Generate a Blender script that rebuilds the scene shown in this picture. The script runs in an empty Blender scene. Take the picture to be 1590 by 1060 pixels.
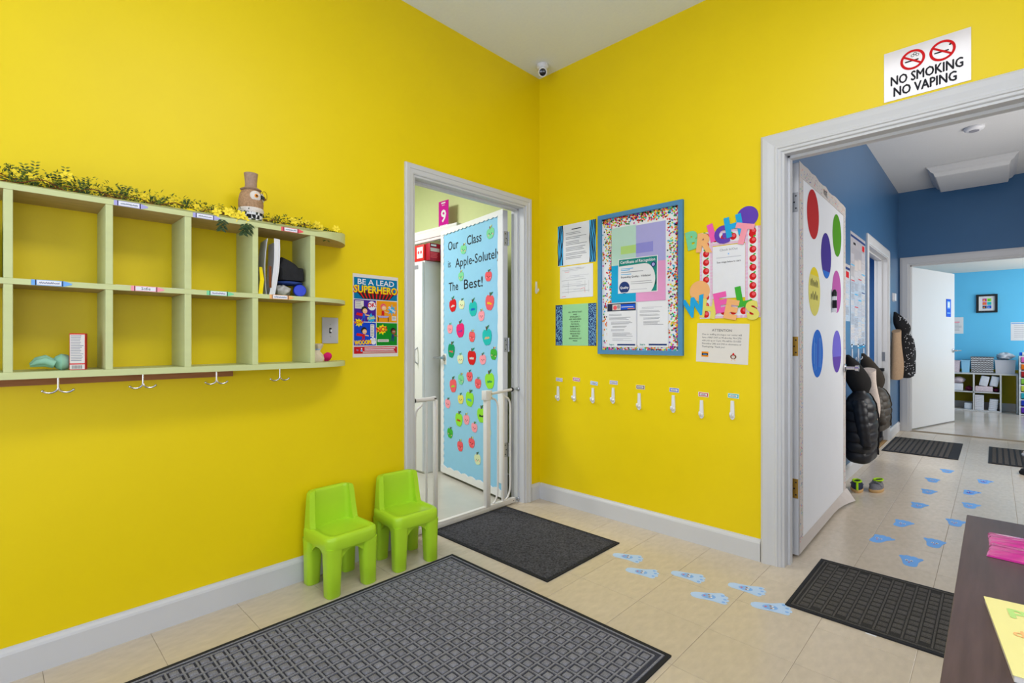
import bpy, bmesh, math, random
from mathutils import Vector, Matrix
random.seed(7)
scene = bpy.context.scene
COL = scene.collection
PI = math.pi

# ------------------------------------------------------------------ camera
FPX, IW, IH = 779.0, 1590.0, 1060.0
ANG = math.atan2(750, 779)                       # camera yaw against the side walls
CAM = Vector((2.361, -2.737, 1.13))
cam_data = bpy.data.cameras.new('camera')
cam_data.sensor_width = 36.0
cam_data.lens = 36.0 * FPX / IW
cam_data.shift_y = -1.5 / IW
cam_data.clip_start = 0.02
cam = bpy.data.objects.new('camera', cam_data)
cam.location = CAM
cam.rotation_euler = (PI / 2, 0, ANG)
COL.objects.link(cam)
scene.camera = cam
# ------------------------------------------------------------------ world, exposure, lights
w = bpy.data.worlds.new('world'); scene.world = w
w.use_nodes = True
w.node_tree.nodes['Background'].inputs[0].default_value = (0.93, 0.96, 1.0, 1)
w.node_tree.nodes['Background'].inputs[1].default_value = 1.0
vs = scene.view_settings
vs.view_transform = 'Standard'; vs.look = 'None'; vs.exposure = 0.0; vs.gamma = 1.0
vs.use_curve_mapping = False
try:
    scene.cycles.max_bounces = 8; scene.cycles.diffuse_bounces = 3
    scene.cycles.sample_clamp_indirect = 6.0
except Exception:
    pass

def area(name, loc, rot, sx, sy, power, color=(1, 1, 1)):
    d = bpy.data.lights.new(name, 'AREA'); d.shape = 'RECTANGLE'; d.size = sx; d.size_y = sy
    d.energy = power; d.color = color
    o = bpy.data.objects.new(name, d); o.location = loc; o.rotation_euler = rot
    COL.objects.link(o); return o
# daylight through the entry room's front window (behind the camera)
area('window_daylight', (1.9, -4.86, 1.5), (PI / 2 + .5, 0, 0), 3.0, 1.6, 54, (0.91, 0.96, 1.12))
area('side_fill_light', (4.16, -2.9, 1.5), (PI / 2 + .4, 0, PI / 2), 2.4, 1.4, 30, (0.91, 0.96, 1.12))  # added fill from the side, opens up the dark cubbies; no window known there
# entry ceiling lamp, then area lights added for the rooms beyond
area('entry_ceiling_lamp', (2.0, -1.85, 2.9), (0, 0, 0), 0.6, 1.2, 17, (0.95, 0.97, 1.04))
area('hall_window_daylight', (3.53, 2.6, 1.55), (PI / 2, 0, PI / 2), 2.2, 1.5, 50, (1.0, 0.97, 0.93))
area('green_room_lamp', (-1.6, -1.6, 2.9), (0, 0, 0), 0.6, 1.2, 70)
area('far_room_fill', (4.52, 6.9, 1.35), (PI / 2, 0, PI / 2), 2.4, 1.4, 68, (1.0, 0.95, 0.89))  # window-like light added to brighten the far ceiling and door leaf
area('side_room_lamp', (0.7, 3.6, 2.2), (0, 0, 0), 0.6, 1.0, 22)

# ------------------------------------------------------------------ helpers: colour, materials
def lin(c):
    c /= 255.0
    return c / 12.92 if c <= 0.04045 else ((c + 0.055) / 1.055) ** 2.4
def S(r, g, b): return (lin(r), lin(g), lin(b))
MATS = {}
def mat(name, rgb, rough=0.55, spec=0.35, amp=0.0, scale=20.0, bump=0.0, bscale=None, metal=0.0,
        coat=0.0, emit=0.0, trans=0.0, alpha=1.0, stretch=(1, 1, 1), rnd=0.0, detail=4.0):
    m = bpy.data.materials.new(name); m.use_nodes = True
    nt = m.node_tree; N = nt.nodes; L = nt.links
    p = N['Principled BSDF']
    c = S(*rgb)
    p.inputs['Base Color'].default_value = (*c, 1)
    p.inputs['Roughness'].default_value = rough
    p.inputs['Specular IOR Level'].default_value = spec
    p.inputs['Metallic'].default_value = metal
    if coat: p.inputs['Coat Weight'].default_value = coat; p.inputs['Coat Roughness'].default_value = 0.12
    if emit:
        p.inputs['Emission Color'].default_value = (*c, 1); p.inputs['Emission Strength'].default_value = emit
    if trans: p.inputs['Transmission Weight'].default_value = trans
    if alpha < 1: p.inputs['Alpha'].default_value = alpha
    tc = N.new('ShaderNodeTexCoord'); mp = N.new('ShaderNodeMapping')
    mp.inputs['Scale'].default_value = stretch
    L.new(tc.outputs['Object'], mp.inputs['Vector'])
    amp = amp or 0.015
    nz = N.new('ShaderNodeTexNoise'); nz.inputs['Scale'].default_value = scale; nz.inputs['Detail'].default_value = detail
    L.new(mp.outputs[0], nz.inputs['Vector'])
    mr = N.new('ShaderNodeMapRange')
    mr.inputs[1].default_value = 0.25; mr.inputs[2].default_value = 0.75
    mr.inputs[3].default_value = 1 - amp; mr.inputs[4].default_value = 1 + amp
    L.new(nz.outputs[0], mr.inputs[0])
    fac = mr.outputs[0]
    if rnd:
        oi = N.new('ShaderNodeObjectInfo'); m2 = N.new('ShaderNodeMapRange')
        m2.inputs[3].default_value = 1 - rnd; m2.inputs[4].default_value = 1 + rnd
        L.new(oi.outputs['Random'], m2.inputs[0])
        mu = N.new('ShaderNodeMath'); mu.operation = 'MULTIPLY'
        L.new(fac, mu.inputs[0]); L.new(m2.outputs[0], mu.inputs[1]); fac = mu.outputs[0]
    sc = N.new('ShaderNodeVectorMath'); sc.operation = 'SCALE'
    sc.inputs[0].default_value = c
    L.new(fac, sc.inputs['Scale'])
    L.new(sc.outputs[0], p.inputs['Base Color'])
    if bump:
        nb = N.new('ShaderNodeTexNoise'); nb.inputs['Scale'].default_value = bscale or scale * 4
        nb.inputs['Detail'].default_value = 3
        L.new(mp.outputs[0], nb.inputs['Vector'])
        b = N.new('ShaderNodeBump'); b.inputs['Strength'].default_value = bump; b.inputs['Distance'].default_value = 0.002
        L.new(nb.outputs[0], b.inputs['Height']); L.new(b.outputs[0], p.inputs['Normal'])
    MATS[name] = m
    return m
def checker(name, a, b, scale):
    m = mat(name, a, 0.8)
    nt = m.node_tree; ch = nt.nodes.new('ShaderNodeTexChecker')
    ch.inputs['Color1'].default_value = (*S(*a), 1); ch.inputs['Color2'].default_value = (*S(*b), 1)
    ch.inputs['Scale'].default_value = scale
    tc = [n for n in nt.nodes if n.bl_idname == 'ShaderNodeTexCoord'][0]
    nt.links.new(tc.outputs['Object'], ch.inputs['Vector'])
    nt.links.new(ch.outputs['Color'], nt.nodes['Principled BSDF'].inputs['Base Color'])
    return m

mat('yellow', (241, 212, 5), 0.44, 0.3, amp=0.02, scale=3, bump=0.12, bscale=90)
mat('plain_white', (236, 237, 240), 0.7, 0.2)  # unseen surfaces behind the camera, kept white to bounce neutral light
mat('white_trim', (209, 209, 210), 0.4, 0.35, amp=0.006, scale=5)
mat('far_ceiling_paint', (240, 234, 226), 0.9, 0.1)
mat('ceiling_hall_paint', (216, 216, 216), 0.9, 0.1, amp=0.02, scale=60, bump=0.3, bscale=60)
mat('ceiling', (236, 243, 255), 0.9, 0.1, amp=0.02, scale=60, bump=0.3, bscale=60)
mat('blue_wall', (62, 104, 146), 0.36, 0.45, amp=0.03, scale=3, bump=0.1, bscale=90)
mat('sky_wall', (104, 202, 248), 0.5, 0.35, amp=0.02, scale=3)
mat('side_blue', (80, 140, 200), 0.6, 0.3)
mat('navy', (30, 38, 66), 0.6, 0.3)
mat('olive', (176, 160, 20), 0.6, 0.3)
mat('green_wall', (220, 228, 168), 0.55, 0.3)
mat('tile', (206, 192, 172), 0.24, 0.45, amp=0.085, scale=16, stretch=(2.2, 1, 1), rnd=0.03, bump=0.04, bscale=14, detail=8)
mat('grout', (140, 126, 106), 0.9, 0.1)
mat('concrete', (196, 190, 178), 0.22, 0.5, amp=0.08, scale=4)
mat('hall_far_floor', (200, 192, 184), 0.16, 0.5, amp=0.08, scale=3)
mat('cubby', (204, 210, 150), 0.45, 0.35, amp=0.03, scale=8, stretch=(1, 1, 6))
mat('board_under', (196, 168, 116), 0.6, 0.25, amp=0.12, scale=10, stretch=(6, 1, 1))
mat('raw_wood', (168, 112, 72), 0.7, 0.25, amp=0.15, scale=12, stretch=(8, 1, 8))
mat('chrome', (205, 200, 198), 0.22, 0.5, metal=1.0)
mat('steel', (178, 180, 184), 0.35, 0.5, metal=0.9)
mat('brass', (190, 150, 70), 0.35, 0.5, metal=0.9)
mat('lime', (184, 228, 48), 0.34, 0.42, amp=0.01, scale=40, bump=0.05, bscale=200)
mat('black', (22, 22, 24), 0.5, 0.4)
mat('black_metal', (30, 30, 33), 0.4, 0.4)
mat('mat_grey', (70, 71, 80), 0.95, 0.08, amp=0.35, scale=260, bump=0.8, bscale=400)
mat('mat_bump_grey', (134, 134, 141), 0.95, 0.08, amp=0.4, scale=300, bump=0.9, bscale=420, rnd=0.12)
mat('mat_dark', (72, 72, 77), 0.95, 0.08, amp=0.7, scale=110, bump=1.0, bscale=220)
mat('mat_char', (58, 57, 56), 0.95, 0.08, amp=0.35, scale=260, bump=0.8, bscale=400)
mat('mat_char_bump', (86, 83, 80), 0.95, 0.08, amp=0.45, scale=280, bump=0.9, bscale=400, rnd=0.1)
mat('rubber', (40, 41, 45), 0.75, 0.2)
mat('table_wood', (84, 66, 64), 0.4, 0.4, amp=0.28, scale=7, stretch=(14, 1, 1), bump=0.05)
for n, c in dict(paper=(236, 236, 240), paper_warm=(228, 222, 214), ink=(40, 40, 46), greyink=(150, 150, 158), faintink=(190, 190, 200),
                 red=(214, 30, 34), coral=(240, 96, 104), pinkl=(250, 160, 176), pink=(246, 100, 180), hotpink=(232, 40, 120),
                 orange=(244, 150, 30), peach=(250, 186, 122), ltyellow=(232, 222, 110), yel=(246, 220, 20), limep=(150, 226, 60),
                 mint=(130, 214, 160), cream=(222, 232, 190), teal=(38, 190, 186), dgreen=(20, 150, 100), green=(70, 180, 60),
                 leafgreen=(60, 130, 70), cgreen=(80, 156, 0), blue=(30, 90, 210), sky=(122, 178, 240), aqua=(40, 170, 226),
                 bpaper=(150, 206, 240), purple=(104, 70, 180), violet=(66, 44, 150), lav=(176, 172, 224), lavdeep=(148, 146, 218), magenta=(206, 30, 150),
                 brown=(120, 70, 40), skinl=(244, 190, 140), skind=(150, 90, 50), tealcert=(36, 140, 128), navyp=(40, 62, 118),
                 mintp=(190, 222, 206), mintdeep=(184, 220, 130), pinkp=(232, 160, 205), bluep=(30, 166, 214), bframe=(88, 142, 182),
                 greenpaper=(160, 216, 160), footblue=(186, 212, 246), footdeep=(140, 184, 240), sand=(214, 205, 198), redpost=(200, 26, 34),
                 tealpost=(0, 118, 168), purppost=(74, 34, 150), orpost=(238, 156, 20), blupost=(16, 70, 200), grnpost=(16, 140, 36),
                 zebra=(72, 176, 232), redcirc=(196, 16, 22), violetc=(62, 38, 146), pinkc=(196, 92, 176), bluec=(24, 110, 214), lavc=(120, 110, 220)).items():
    mat(n, c, 0.75, 0.15)
mat('gloss_paper', (236, 236, 240), 0.16, 0.55)
mat('gloss_grey', (206, 200, 202), 0.12, 0.55, amp=0.04, scale=14)
mat('white_plastic', (232, 232, 236), 0.35, 0.45)
mat('gate_white', (226, 222, 218), 0.35, 0.45)
mat('oak', (150, 118, 74), 0.6, 0.3, amp=0.1)
mat('felt_tan', (168, 140, 118), 0.95, 0.1, amp=0.15, scale=120, bump=0.5)
mat('feather', (176, 140, 106), 0.95, 0.1, amp=0.3, scale=150, bump=0.8)
mat('feather_white', (226, 216, 204), 0.95, 0.1, amp=0.1, scale=150, bump=0.6)
checker('plaid', (236, 234, 232), (28, 28, 32), 62)
mat('leaf_a', (92, 112, 36), 0.6, 0.3, amp=0.2); mat('leaf_b', (52, 74, 40), 0.6, 0.3, amp=0.2)
mat('leaf_c', (150, 150, 44), 0.6, 0.3, amp=0.2); mat('flower_yellow', (250, 224, 60), 0.7, 0.2, amp=0.08)
mat('puffer_black', (34, 33, 36), 0.42, 0.4, amp=0.1, scale=30, bump=0.25, bscale=30)
mat('puffer_olive', (74, 69, 62), 0.5, 0.35, amp=0.1, scale=30, bump=0.25, bscale=30)
mat('lining_tan', (196, 166, 136), 0.9, 0.1, amp=0.1, scale=80, bump=0.4)
mat('lining_cream', (214, 198, 186), 0.9, 0.1, amp=0.1, scale=80, bump=0.4)
mat('hood_fabric', (44, 42, 41), 0.9, 0.1, amp=0.1, scale=120, bump=0.3)
mat('hood_fabric_brown', (62, 56, 50), 0.9, 0.1, amp=0.1, scale=120, bump=0.3)
mat('grey_fabric', (128, 126, 130), 0.9, 0.1, amp=0.2, scale=160, bump=0.5)
mat('neon', (176, 226, 20), 0.7, 0.2); mat('gum', (206, 166, 112), 0.7, 0.2)
mat('cotton', (226, 210, 186), 0.95, 0.1, amp=0.08, scale=90, bump=0.4)
mat('dark_cloth', (38, 38, 40), 0.8, 0.2, amp=0.2, scale=60, bump=0.4); mat('blue_cloth', (44, 66, 128), 0.8, 0.2, amp=0.15, scale=60, bump=0.3)
mat('grey_cloth', (176, 172, 164), 0.9, 0.1, amp=0.3, scale=50, bump=0.4)
mat('blue_lid', (14, 50, 190), 0.35, 0.45); mat('mint_rubber', (150, 202, 172), 0.6, 0.3)
mat('clear_plastic', (222, 228, 240), 0.18, 0.5, trans=0.35); mat('cloudy_plastic', (224, 224, 234), 0.3, 0.45, alpha=0.8)
mat('grey_plate', (192, 192, 198), 0.35, 0.45)
mat('pink_foil', (214, 50, 150), 0.14, 0.6, coat=0.5); mat('yellow_card', (238, 228, 150), 0.5, 0.3)
mat('cabinet_white', (236, 236, 238), 0.4, 0.4); mat('lens', (6, 6, 9), 0.08, 0.6); mat('glass', (190, 215, 235), 0.05, 0.5, trans=0.9)
mat('white_board', (242, 243, 246), 0.5, 0.35, amp=0.012, scale=6); mat('red_cloth', (150, 20, 50), 0.9, 0.1, amp=0.2, scale=60)
mat('maroon', (120, 40, 70), 0.9, 0.1, amp=0.2, scale=60); mat('diaper', (226, 228, 238), 0.9, 0.1, amp=0.06, scale=40)
mat('diaper_print', (222, 206, 216), 0.9, 0.1, amp=0.2, scale=90); mat('lamp_diffuser', (255, 252, 244), 0.5, 0.3, emit=4.0)
mat('dull_diffuser', (214, 214, 214), 0.55, 0.3)
mat('box_red', (220, 44, 40), 0.45, 0.35); mat('box_crimson', (176, 20, 48), 0.45, 0.35)
for i, c in enumerate([(232, 110, 190), (244, 120, 10), (170, 24, 26), (140, 206, 70), (208, 216, 70), (30, 168, 190), (16, 60, 190), (90, 40, 180)]):
    mat('drawer_%d' % i, c, 0.3, 0.45)

# ------------------------------------------------------------------ helpers: objects
W = {}                                            # object -> world matrix
def thing(name, label, cat, loc=(0, 0, 0), group=None, M=None, kind=None):
    o = bpy.data.objects.new(name, None); COL.objects.link(o)
    M = M or Matrix.Translation(loc)
    o.matrix_world = M; W[o] = M.copy(); o.empty_display_size = 0.05
    tag(o, label, cat, group, kind); return o
def tag(o, label=None, cat=None, group=None, kind=None):
    if label: o['label'] = label
    if cat: o['category'] = cat
    if group: o['group'] = group
    if kind: o['kind'] = kind
    return o
def link(name, me, parent=None, M=None, local=False):
    """M: world matrix of the mesh's own space. local=True: the mesh is in the parent's space."""
    o = bpy.data.objects.new(name, me); COL.objects.link(o)
    if parent is not None:
        o.parent = parent
        if local:
            W[o] = W[parent] @ (M or Matrix.Identity(4)); o.matrix_local = M or Matrix.Identity(4)
        else:
            M = M or Matrix.Identity(4)
            o.matrix_local = W[parent].inverted() @ M; W[o] = M.copy()
    else:
        o.matrix_world = M or Matrix.Identity(4); W[o] = (M or Matrix.Identity(4)).copy()
    return o
class MB:
    def __init__(s): s.bm = bmesh.new(); s.mi = 0
    def _f(s, vs):
        try:
            f = s.bm.faces.new(vs); f.material_index = s.mi; return f
        except ValueError:
            return None
    def box(s, a, b, bev=0.0, seg=2, M=None):
        x0, y0, z0 = a; x1, y1, z1 = b
        P = [(x0, y0, z0), (x1, y0, z0), (x1, y1, z0), (x0, y1, z0), (x0, y0, z1), (x1, y0, z1), (x1, y1, z1), (x0, y1, z1)]
        v = [s.bm.verts.new(M @ Vector(p) if M else p) for p in P]
        fs = [s._f([v[i] for i in q]) for q in ((3, 2, 1, 0), (4, 5, 6, 7), (0, 1, 5, 4), (1, 2, 6, 5), (2, 3, 7, 6), (3, 0, 4, 7))]
        if bev:
            es = list({e for f in fs for e in f.edges})
            bmesh.ops.bevel(s.bm, geom=es, offset=bev, segments=seg, affect='EDGES', profile=0.5)
        return s
    def loft(s, rings, cap=True, closed=True):
        R = [[s.bm.verts.new(p) for p in r] for r in rings]
        n = len(R[0])
        for a, b in zip(R, R[1:]):
            for i in range(n if closed else n - 1):
                j = (i + 1) % n
                s._f([a[i], a[j], b[j], b[i]])
        if cap and closed:
            s._f(list(reversed(R[0]))); s._f(R[-1])
        return s
    def tube(s, pts, r, n=8, cap=True):
        pts = [Vector(p) for p in pts]; rings = []
        up = Vector((0, 0, 1)); prev = None
        for i, p in enumerate(pts):
            t = (pts[min(i + 1, len(pts) - 1)] - pts[max(i - 1, 0)]).normalized()
            if prev is None:
                a = t.cross(up) if abs(t.z) < 0.95 else t.cross(Vector((1, 0, 0)))
            else:
                a = prev - t * prev.dot(t)
            a.normalize(); prev = a; b = t.cross(a)
            rr = r[i] if isinstance(r, (list, tuple)) else r
            rings.append([p + (a * math.cos(2 * PI * k / n) + b * math.sin(2 * PI * k / n)) * rr for k in range(n)])
        return s.loft(rings, cap)
    def lathe(s, prof, n=24, c=(0, 0, 0), M=None):
        rings = []
        for r, z in prof:
            ring = [Vector((c[0] + r * math.cos(2 * PI * k / n), c[1] + r * math.sin(2 * PI * k / n), c[2] + z)) for k in range(n)]
            rings.append([M @ p for p in ring] if M else ring)
        return s.loft(rings)
    def ell(s, c, r, n=16, m=9, M=None):
        rx, ry, rz = r
        rings = []
        for i in range(m):
            t = -PI / 2 + PI * (i + 0.35) / (m - 0.3) if 0 < i < m - 1 else (-PI / 2 + 0.06 if i == 0 else PI / 2 - 0.06)
            ring = [Vector((rx * math.cos(t) * math.cos(2 * PI * k / n), ry * math.cos(t) * math.sin(2 * PI * k / n), rz * math.sin(t))) for k in range(n)]
            rings.append([(M @ p if M else p) + Vector(c) for p in ring])
        return s.loft(rings)
    def prism(s, poly, f0, f1):
        """poly 2d points; f0, f1 map (u,v) to 3d for the two faces"""
        return s.loft([[f0(*p) for p in poly], [f1(*p) for p in poly]])
    def poly(s, pts):
        s._f([s.bm.verts.new(p) for p in pts]); return s
    def mesh(s, name, mats, smooth=False, bevel=0.0, seg=2):
        bmesh.ops.recalc_face_normals(s.bm, faces=s.bm.faces)
        me = bpy.data.meshes.new(name); s.bm.to_mesh(me); s.bm.free()
        for m in (mats if isinstance(mats, (list, tuple)) else [mats]):
            me.materials.append(MATS[m])
        if smooth:
            me.polygons.foreach_set('use_smooth', [True] * len(me.polygons))
            me.set_sharp_from_angle(angle=math.radians(smooth if smooth is not True else 40))
        return me
    def build(s, name, mats, parent=None, local=False, smooth=False, M=None):
        me = s.mesh(name, mats, smooth)
        if parent is None and M is None:          # origin at the base of the thing
            co = [v.co for v in me.vertices]
            lo = Vector([min(c[i] for c in co) for i in range(3)]); hi = Vector([max(c[i] for c in co) for i in range(3)])
            o = Vector(((lo.x + hi.x) / 2, (lo.y + hi.y) / 2, lo.z))
            me.transform(Matrix.Translation(-o)); M = Matrix.Translation(o)
        return link(name, me, parent, M, local)
def box_thing(name, a, b, m, parent=None, bev=0.0, **k):
    return MB().box(a, b, bev).build(name, m, parent, smooth=bool(bev), **k)
def struct(o): o['kind'] = 'structure'; return o
def copy_tree(o, M=None, parent=None):
    c = o.copy(); COL.objects.link(c)
    if parent is not None:
        c.parent = parent; W[c] = W[parent] @ o.matrix_basis
    else:
        c.matrix_world = M; W[c] = M.copy()
    for ch in [x for x in o.children]:
        copy_tree(ch, None, c)
    return c
def frame(o, u, v):
    u = Vector(u).normalized(); v = Vector(v).normalized(); n = u.cross(v)
    M = Matrix.Identity(4)
    for i in range(3):
        M[i][0], M[i][1], M[i][2], M[i][3] = u[i], v[i], n[i], o[i]
    return M
def rot_in(Mf, cu, cv, deg):
    T = Matrix.Translation((cu, cv, 0))
    return Mf @ T @ Matrix.Rotation(math.radians(deg), 4, 'Z') @ T.inverted()
LEFT = frame((0, 0, 0), (0, 1, 0), (0, 0, 1))             # u = y, v = z
RIGHT = frame((0, 0, 0), (1, 0, 0), (0, 0, 1))            # u = x, v = z
FLOOR = frame((0, 0, 0), (1, 0, 0), (0, 1, 0))
TEXT = {}
def text_mesh(s, align='CENTER', bold=0.0, res=2, spacing=1.0):
    key = (s, align, bold, res, spacing)
    if key not in TEXT:
        cu = bpy.data.curves.new('t', 'FONT'); cu.body = s; cu.size = 1.0; cu.align_x = align
        cu.resolution_u = res; cu.offset = bold; cu.space_character = spacing; cu.space_line = 1.0
        to = bpy.data.objects.new('t', cu); COL.objects.link(to)
        dg = bpy.context.evaluated_depsgraph_get()
        me = bpy.data.meshes.new_from_object(to.evaluated_get(dg))
        TEXT[key] = ([v.co.xy.copy() for v in me.vertices], [tuple(p.vertices) for p in me.polygons])
        bpy.data.meshes.remove(me); bpy.data.objects.remove(to); bpy.data.curves.remove(cu)
    return TEXT[key]
class Print:
    """flat print: polygons in a sheet's (u, v) plane, one mesh with several inks"""
    def __init__(s): s.v = []; s.f = []; s.m = []; s.mats = []
    def _m(s, m):
        if m not in s.mats: s.mats.append(m)
        return s.mats.index(m)
    def raw(s, pts, faces, m, layer=1):
        b = len(s.v); s.v += [(p[0], p[1], layer * 0.0003) for p in pts]
        i = s._m(m)
        for f in faces: s.f.append(tuple(b + k for k in f)); s.m.append(i)
        return s
    def poly(s, pts, m, layer=1): return s.raw(pts, [tuple(range(len(pts)))], m, layer)
    def rect(s, u0, v0, u1, v1, m, layer=1): return s.poly([(u0, v0), (u1, v0), (u1, v1), (u0, v1)], m, layer)
    def disc(s, u, v, rx, m, layer=1, ry=None, n=20, rot=0, a0=0, a1=2 * PI):
        ry = ry or rx; cr, sr = math.cos(rot), math.sin(rot)
        P = []
        for k in range(n):
            t = a0 + (a1 - a0) * k / (n if a1 - a0 > 6.2 else n - 1)
            x, y = rx * math.cos(t), ry * math.sin(t)
            P.append((u + x * cr - y * sr, v + x * sr + y * cr))
        return s.poly(P, m, layer)
    def ring(s, u, v, r0, r1, m, layer=1, n=40):
        P = []; F = []
        for k in range(n):
            t = 2 * PI * k / n
            P += [(u + r0 * math.cos(t), v + r0 * math.sin(t)), (u + r1 * math.cos(t), v + r1 * math.sin(t))]
            a = 2 * k; b = 2 * ((k + 1) % n)
            F.append((a, a + 1, b + 1, b))
        return s.raw(P, F, m, layer)
    def line(s, pts, wd, m, layer=1):
        for (a, b), (c, d) in zip(pts, pts[1:]):
            l = math.hypot(c - a, d - b) or 1; nx, ny = -(d - b) / l * wd / 2, (c - a) / l * wd / 2
            s.poly([(a - nx, b - ny), (c - nx, d - ny), (c + nx, d + ny), (a + nx, b + ny)], m, layer)
        return s
    def text(s, t, u, v, size, m, layer=2, align='CENTER', rot=0, bold=0.0, sx=1.0, res=2, spacing=1.0, shear=0.0, fit=None):
        vs_, fs = text_mesh(t, align, 0.0, res, spacing)
        if fit and vs_:
            wd = max(p.x for p in vs_) - min(p.x for p in vs_); sx = fit / (wd * size)
        c, sn = math.cos(math.radians(rot)), math.sin(math.radians(rot))
        q = bold * size * .8                       # heavier strokes: the outline drawn a few times, slightly shifted
        for i, (dx, dy) in enumerate([(0, 0)] if not bold else [(0, 0), (q, 0), (-q, 0), (0, q), (0, -q)]):
            P = []
            for p in vs_:
                x, y = (p.x * sx + p.y * shear) * size + dx, p.y * size + dy
                P.append((u + x * c - y * sn, v + x * sn + y * c))
            s.raw(P, fs, m, layer + i * .03)
        return s
    def scribble(s, u, v, wd, h, m, layer=2, wt=0.0012, seed=0):
        r = random.Random(seed); n = max(5, int(wd / h * 3.2)); P = []
        for k in range(n + 1):
            P.append((u + wd * k / n + r.uniform(-.15, .15) * wd / n, v + (h if k % 2 else 0) * r.uniform(.55, 1.05)))
        return s.line(P, wt, m, layer)
    def lines(s, u0, u1, vtop, n, pitch, hgt, m, layer=1, seed=0, ragged=0.35):
        r = random.Random(seed)
        for k in range(n):
            s.rect(u0, vtop - k * pitch - hgt, u0 + (u1 - u0) * (1 - ragged * r.random()), vtop - k * pitch, m, layer)
        return s
    def star(s, u, v, r0, r1, n, m, layer=1, seed=0, sy=1.0):
        r = random.Random(seed); P = []
        for k in range(2 * n):
            t = PI * k / n; rr = (r1 if k % 2 else r0) * r.uniform(.85, 1.1)
            P.append((u + rr * math.cos(t), v + rr * math.sin(t) * sy))
        return s.poly(P, m, layer)
    def build(s, name, parent, M, t=0.0):
        me = bpy.data.meshes.new(name); me.from_pydata(s.v, [], s.f)
        me.transform(Matrix.Translation((0, 0, t)))
        for m in s.mats: me.materials.append(MATS[m])
        me.polygons.foreach_set('material_index', s.m)
        return link(name, me, parent, M)
def sheet(name, label, cat, Mf, u0, v0, u1, v1, m='paper', th=0.0008, gap=0.0008, rot=0, pr=None, group=None, poly=None, pname='print'):
    """a sheet of paper on a surface; pr: Print in absolute (u,v) of the surface"""
    cu, cv = (u0 + u1) / 2, (v0 + v1) / 2
    M = rot_in(Mf, cu, cv, rot) if rot else Mf
    O = Matrix.Translation((cu, cv, gap))
    P = poly or [(u0, v0), (u1, v0), (u1, v1), (u0, v1)]
    b = MB(); b.prism(P, lambda u, v: Vector((u - cu, v - cv, 0)), lambda u, v: Vector((u - cu, v - cv, th)))
    o = b.build(name, m, None, M=M @ O)
    tag(o, label, cat, group)
    if pr: pr.build(pname, o, M @ Matrix.Translation((0, 0, gap + th)))
    return o

# ================================================================== THE SETTING
CH = 3.009                                         # entry room ceiling
D1A, D1B, D1H = -1.09, -0.155, 2.065               # opening in the left wall (y, y, z)
D2A, D2B, D2H = 1.595, 2.87, 2.07                  # opening in the right wall (x, x, z)
HX, HY, HC = 1.485, 5.2, 2.985                     # hall: left wall x, end wall y, ceiling z

fl = MB().box((-0.06, -5.0, -0.06), (4.3, 0.13, -0.0015)).box((HX - .12, 0.13, -0.06), (4.3, HY + .13, -0.0015)).build('floor', 'grout')
struct(fl)
TS, TX, TY = 0.3048, 0.024, 0.129
tile_meshes = {}
def tile(x0, x1, y0, y1):
    key = (round(x1 - x0, 4), round(y1 - y0, 4))
    if key not in tile_meshes:
        hx, hy, g = (x1 - x0) / 2, (y1 - y0) / 2, 0.0006
        b = MB()
        b.loft([[(-hx + g, -hy + g, -.003), (hx - g, -hy + g, -.003), (hx - g, hy - g, -.003), (-hx + g, hy - g, -.003)],
                [(-hx + g, -hy + g, -.0006), (hx - g, -hy + g, -.0006), (hx - g, hy - g, -.0006), (-hx + g, hy - g, -.0006)],
                [(-hx + g + .001, -hy + g + .001, 0), (hx - g - .001, -hy + g + .001, 0), (hx - g - .001, hy - g - .001, 0), (-hx + g + .001, hy - g - .001, 0)]])
        tile_meshes[key] = b.mesh('floor_tile', 'tile')
    link('floor_tile', tile_meshes[key], fl, Matrix.Translation(((x0 + x1) / 2, (y0 + y1) / 2, 0)))
for i in range(-1, 11):
    for j in range(-12, 17):
        x0, x1 = TX + i * TS, TX + (i + 1) * TS; y0, y1 = TY + j * TS, TY + (j + 1) * TS
        if y1 <= 0.13:
            x0 = max(x0, 0)
        else:
            x0 = max(x0, HX); y1 = min(y1, HY)
        if x1 - x0 > 0.01 and y1 - y0 > 0.01: tile(x0, x1, y0, y1)
struct(box_thing('floor_bounce_panel', (0, -5.0, -.0015), (4.3, TY - 12 * TS, 0), 'plain_white'))  # unseen white slab added to bounce neutral light onto the ceiling
struct(box_thing('floor_threshold', (-.06, D1A, -.002), (0, D1B, 0), 'tile'))
struct(box_thing('floor_green_room', (-4.2, -4.2, -0.06), (-0.06, 0.3, -0.001), 'concrete'))
struct(box_thing('floor_far_room', (0.6, HY + .13, -0.06), (4.6, 8.6, -0.001), 'hall_far_floor'))
struct(box_thing('floor_side_room', (-0.1, 0.45, -0.06), (HX - .12, HY + .13, -0.001), 'hall_far_floor'))

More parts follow.
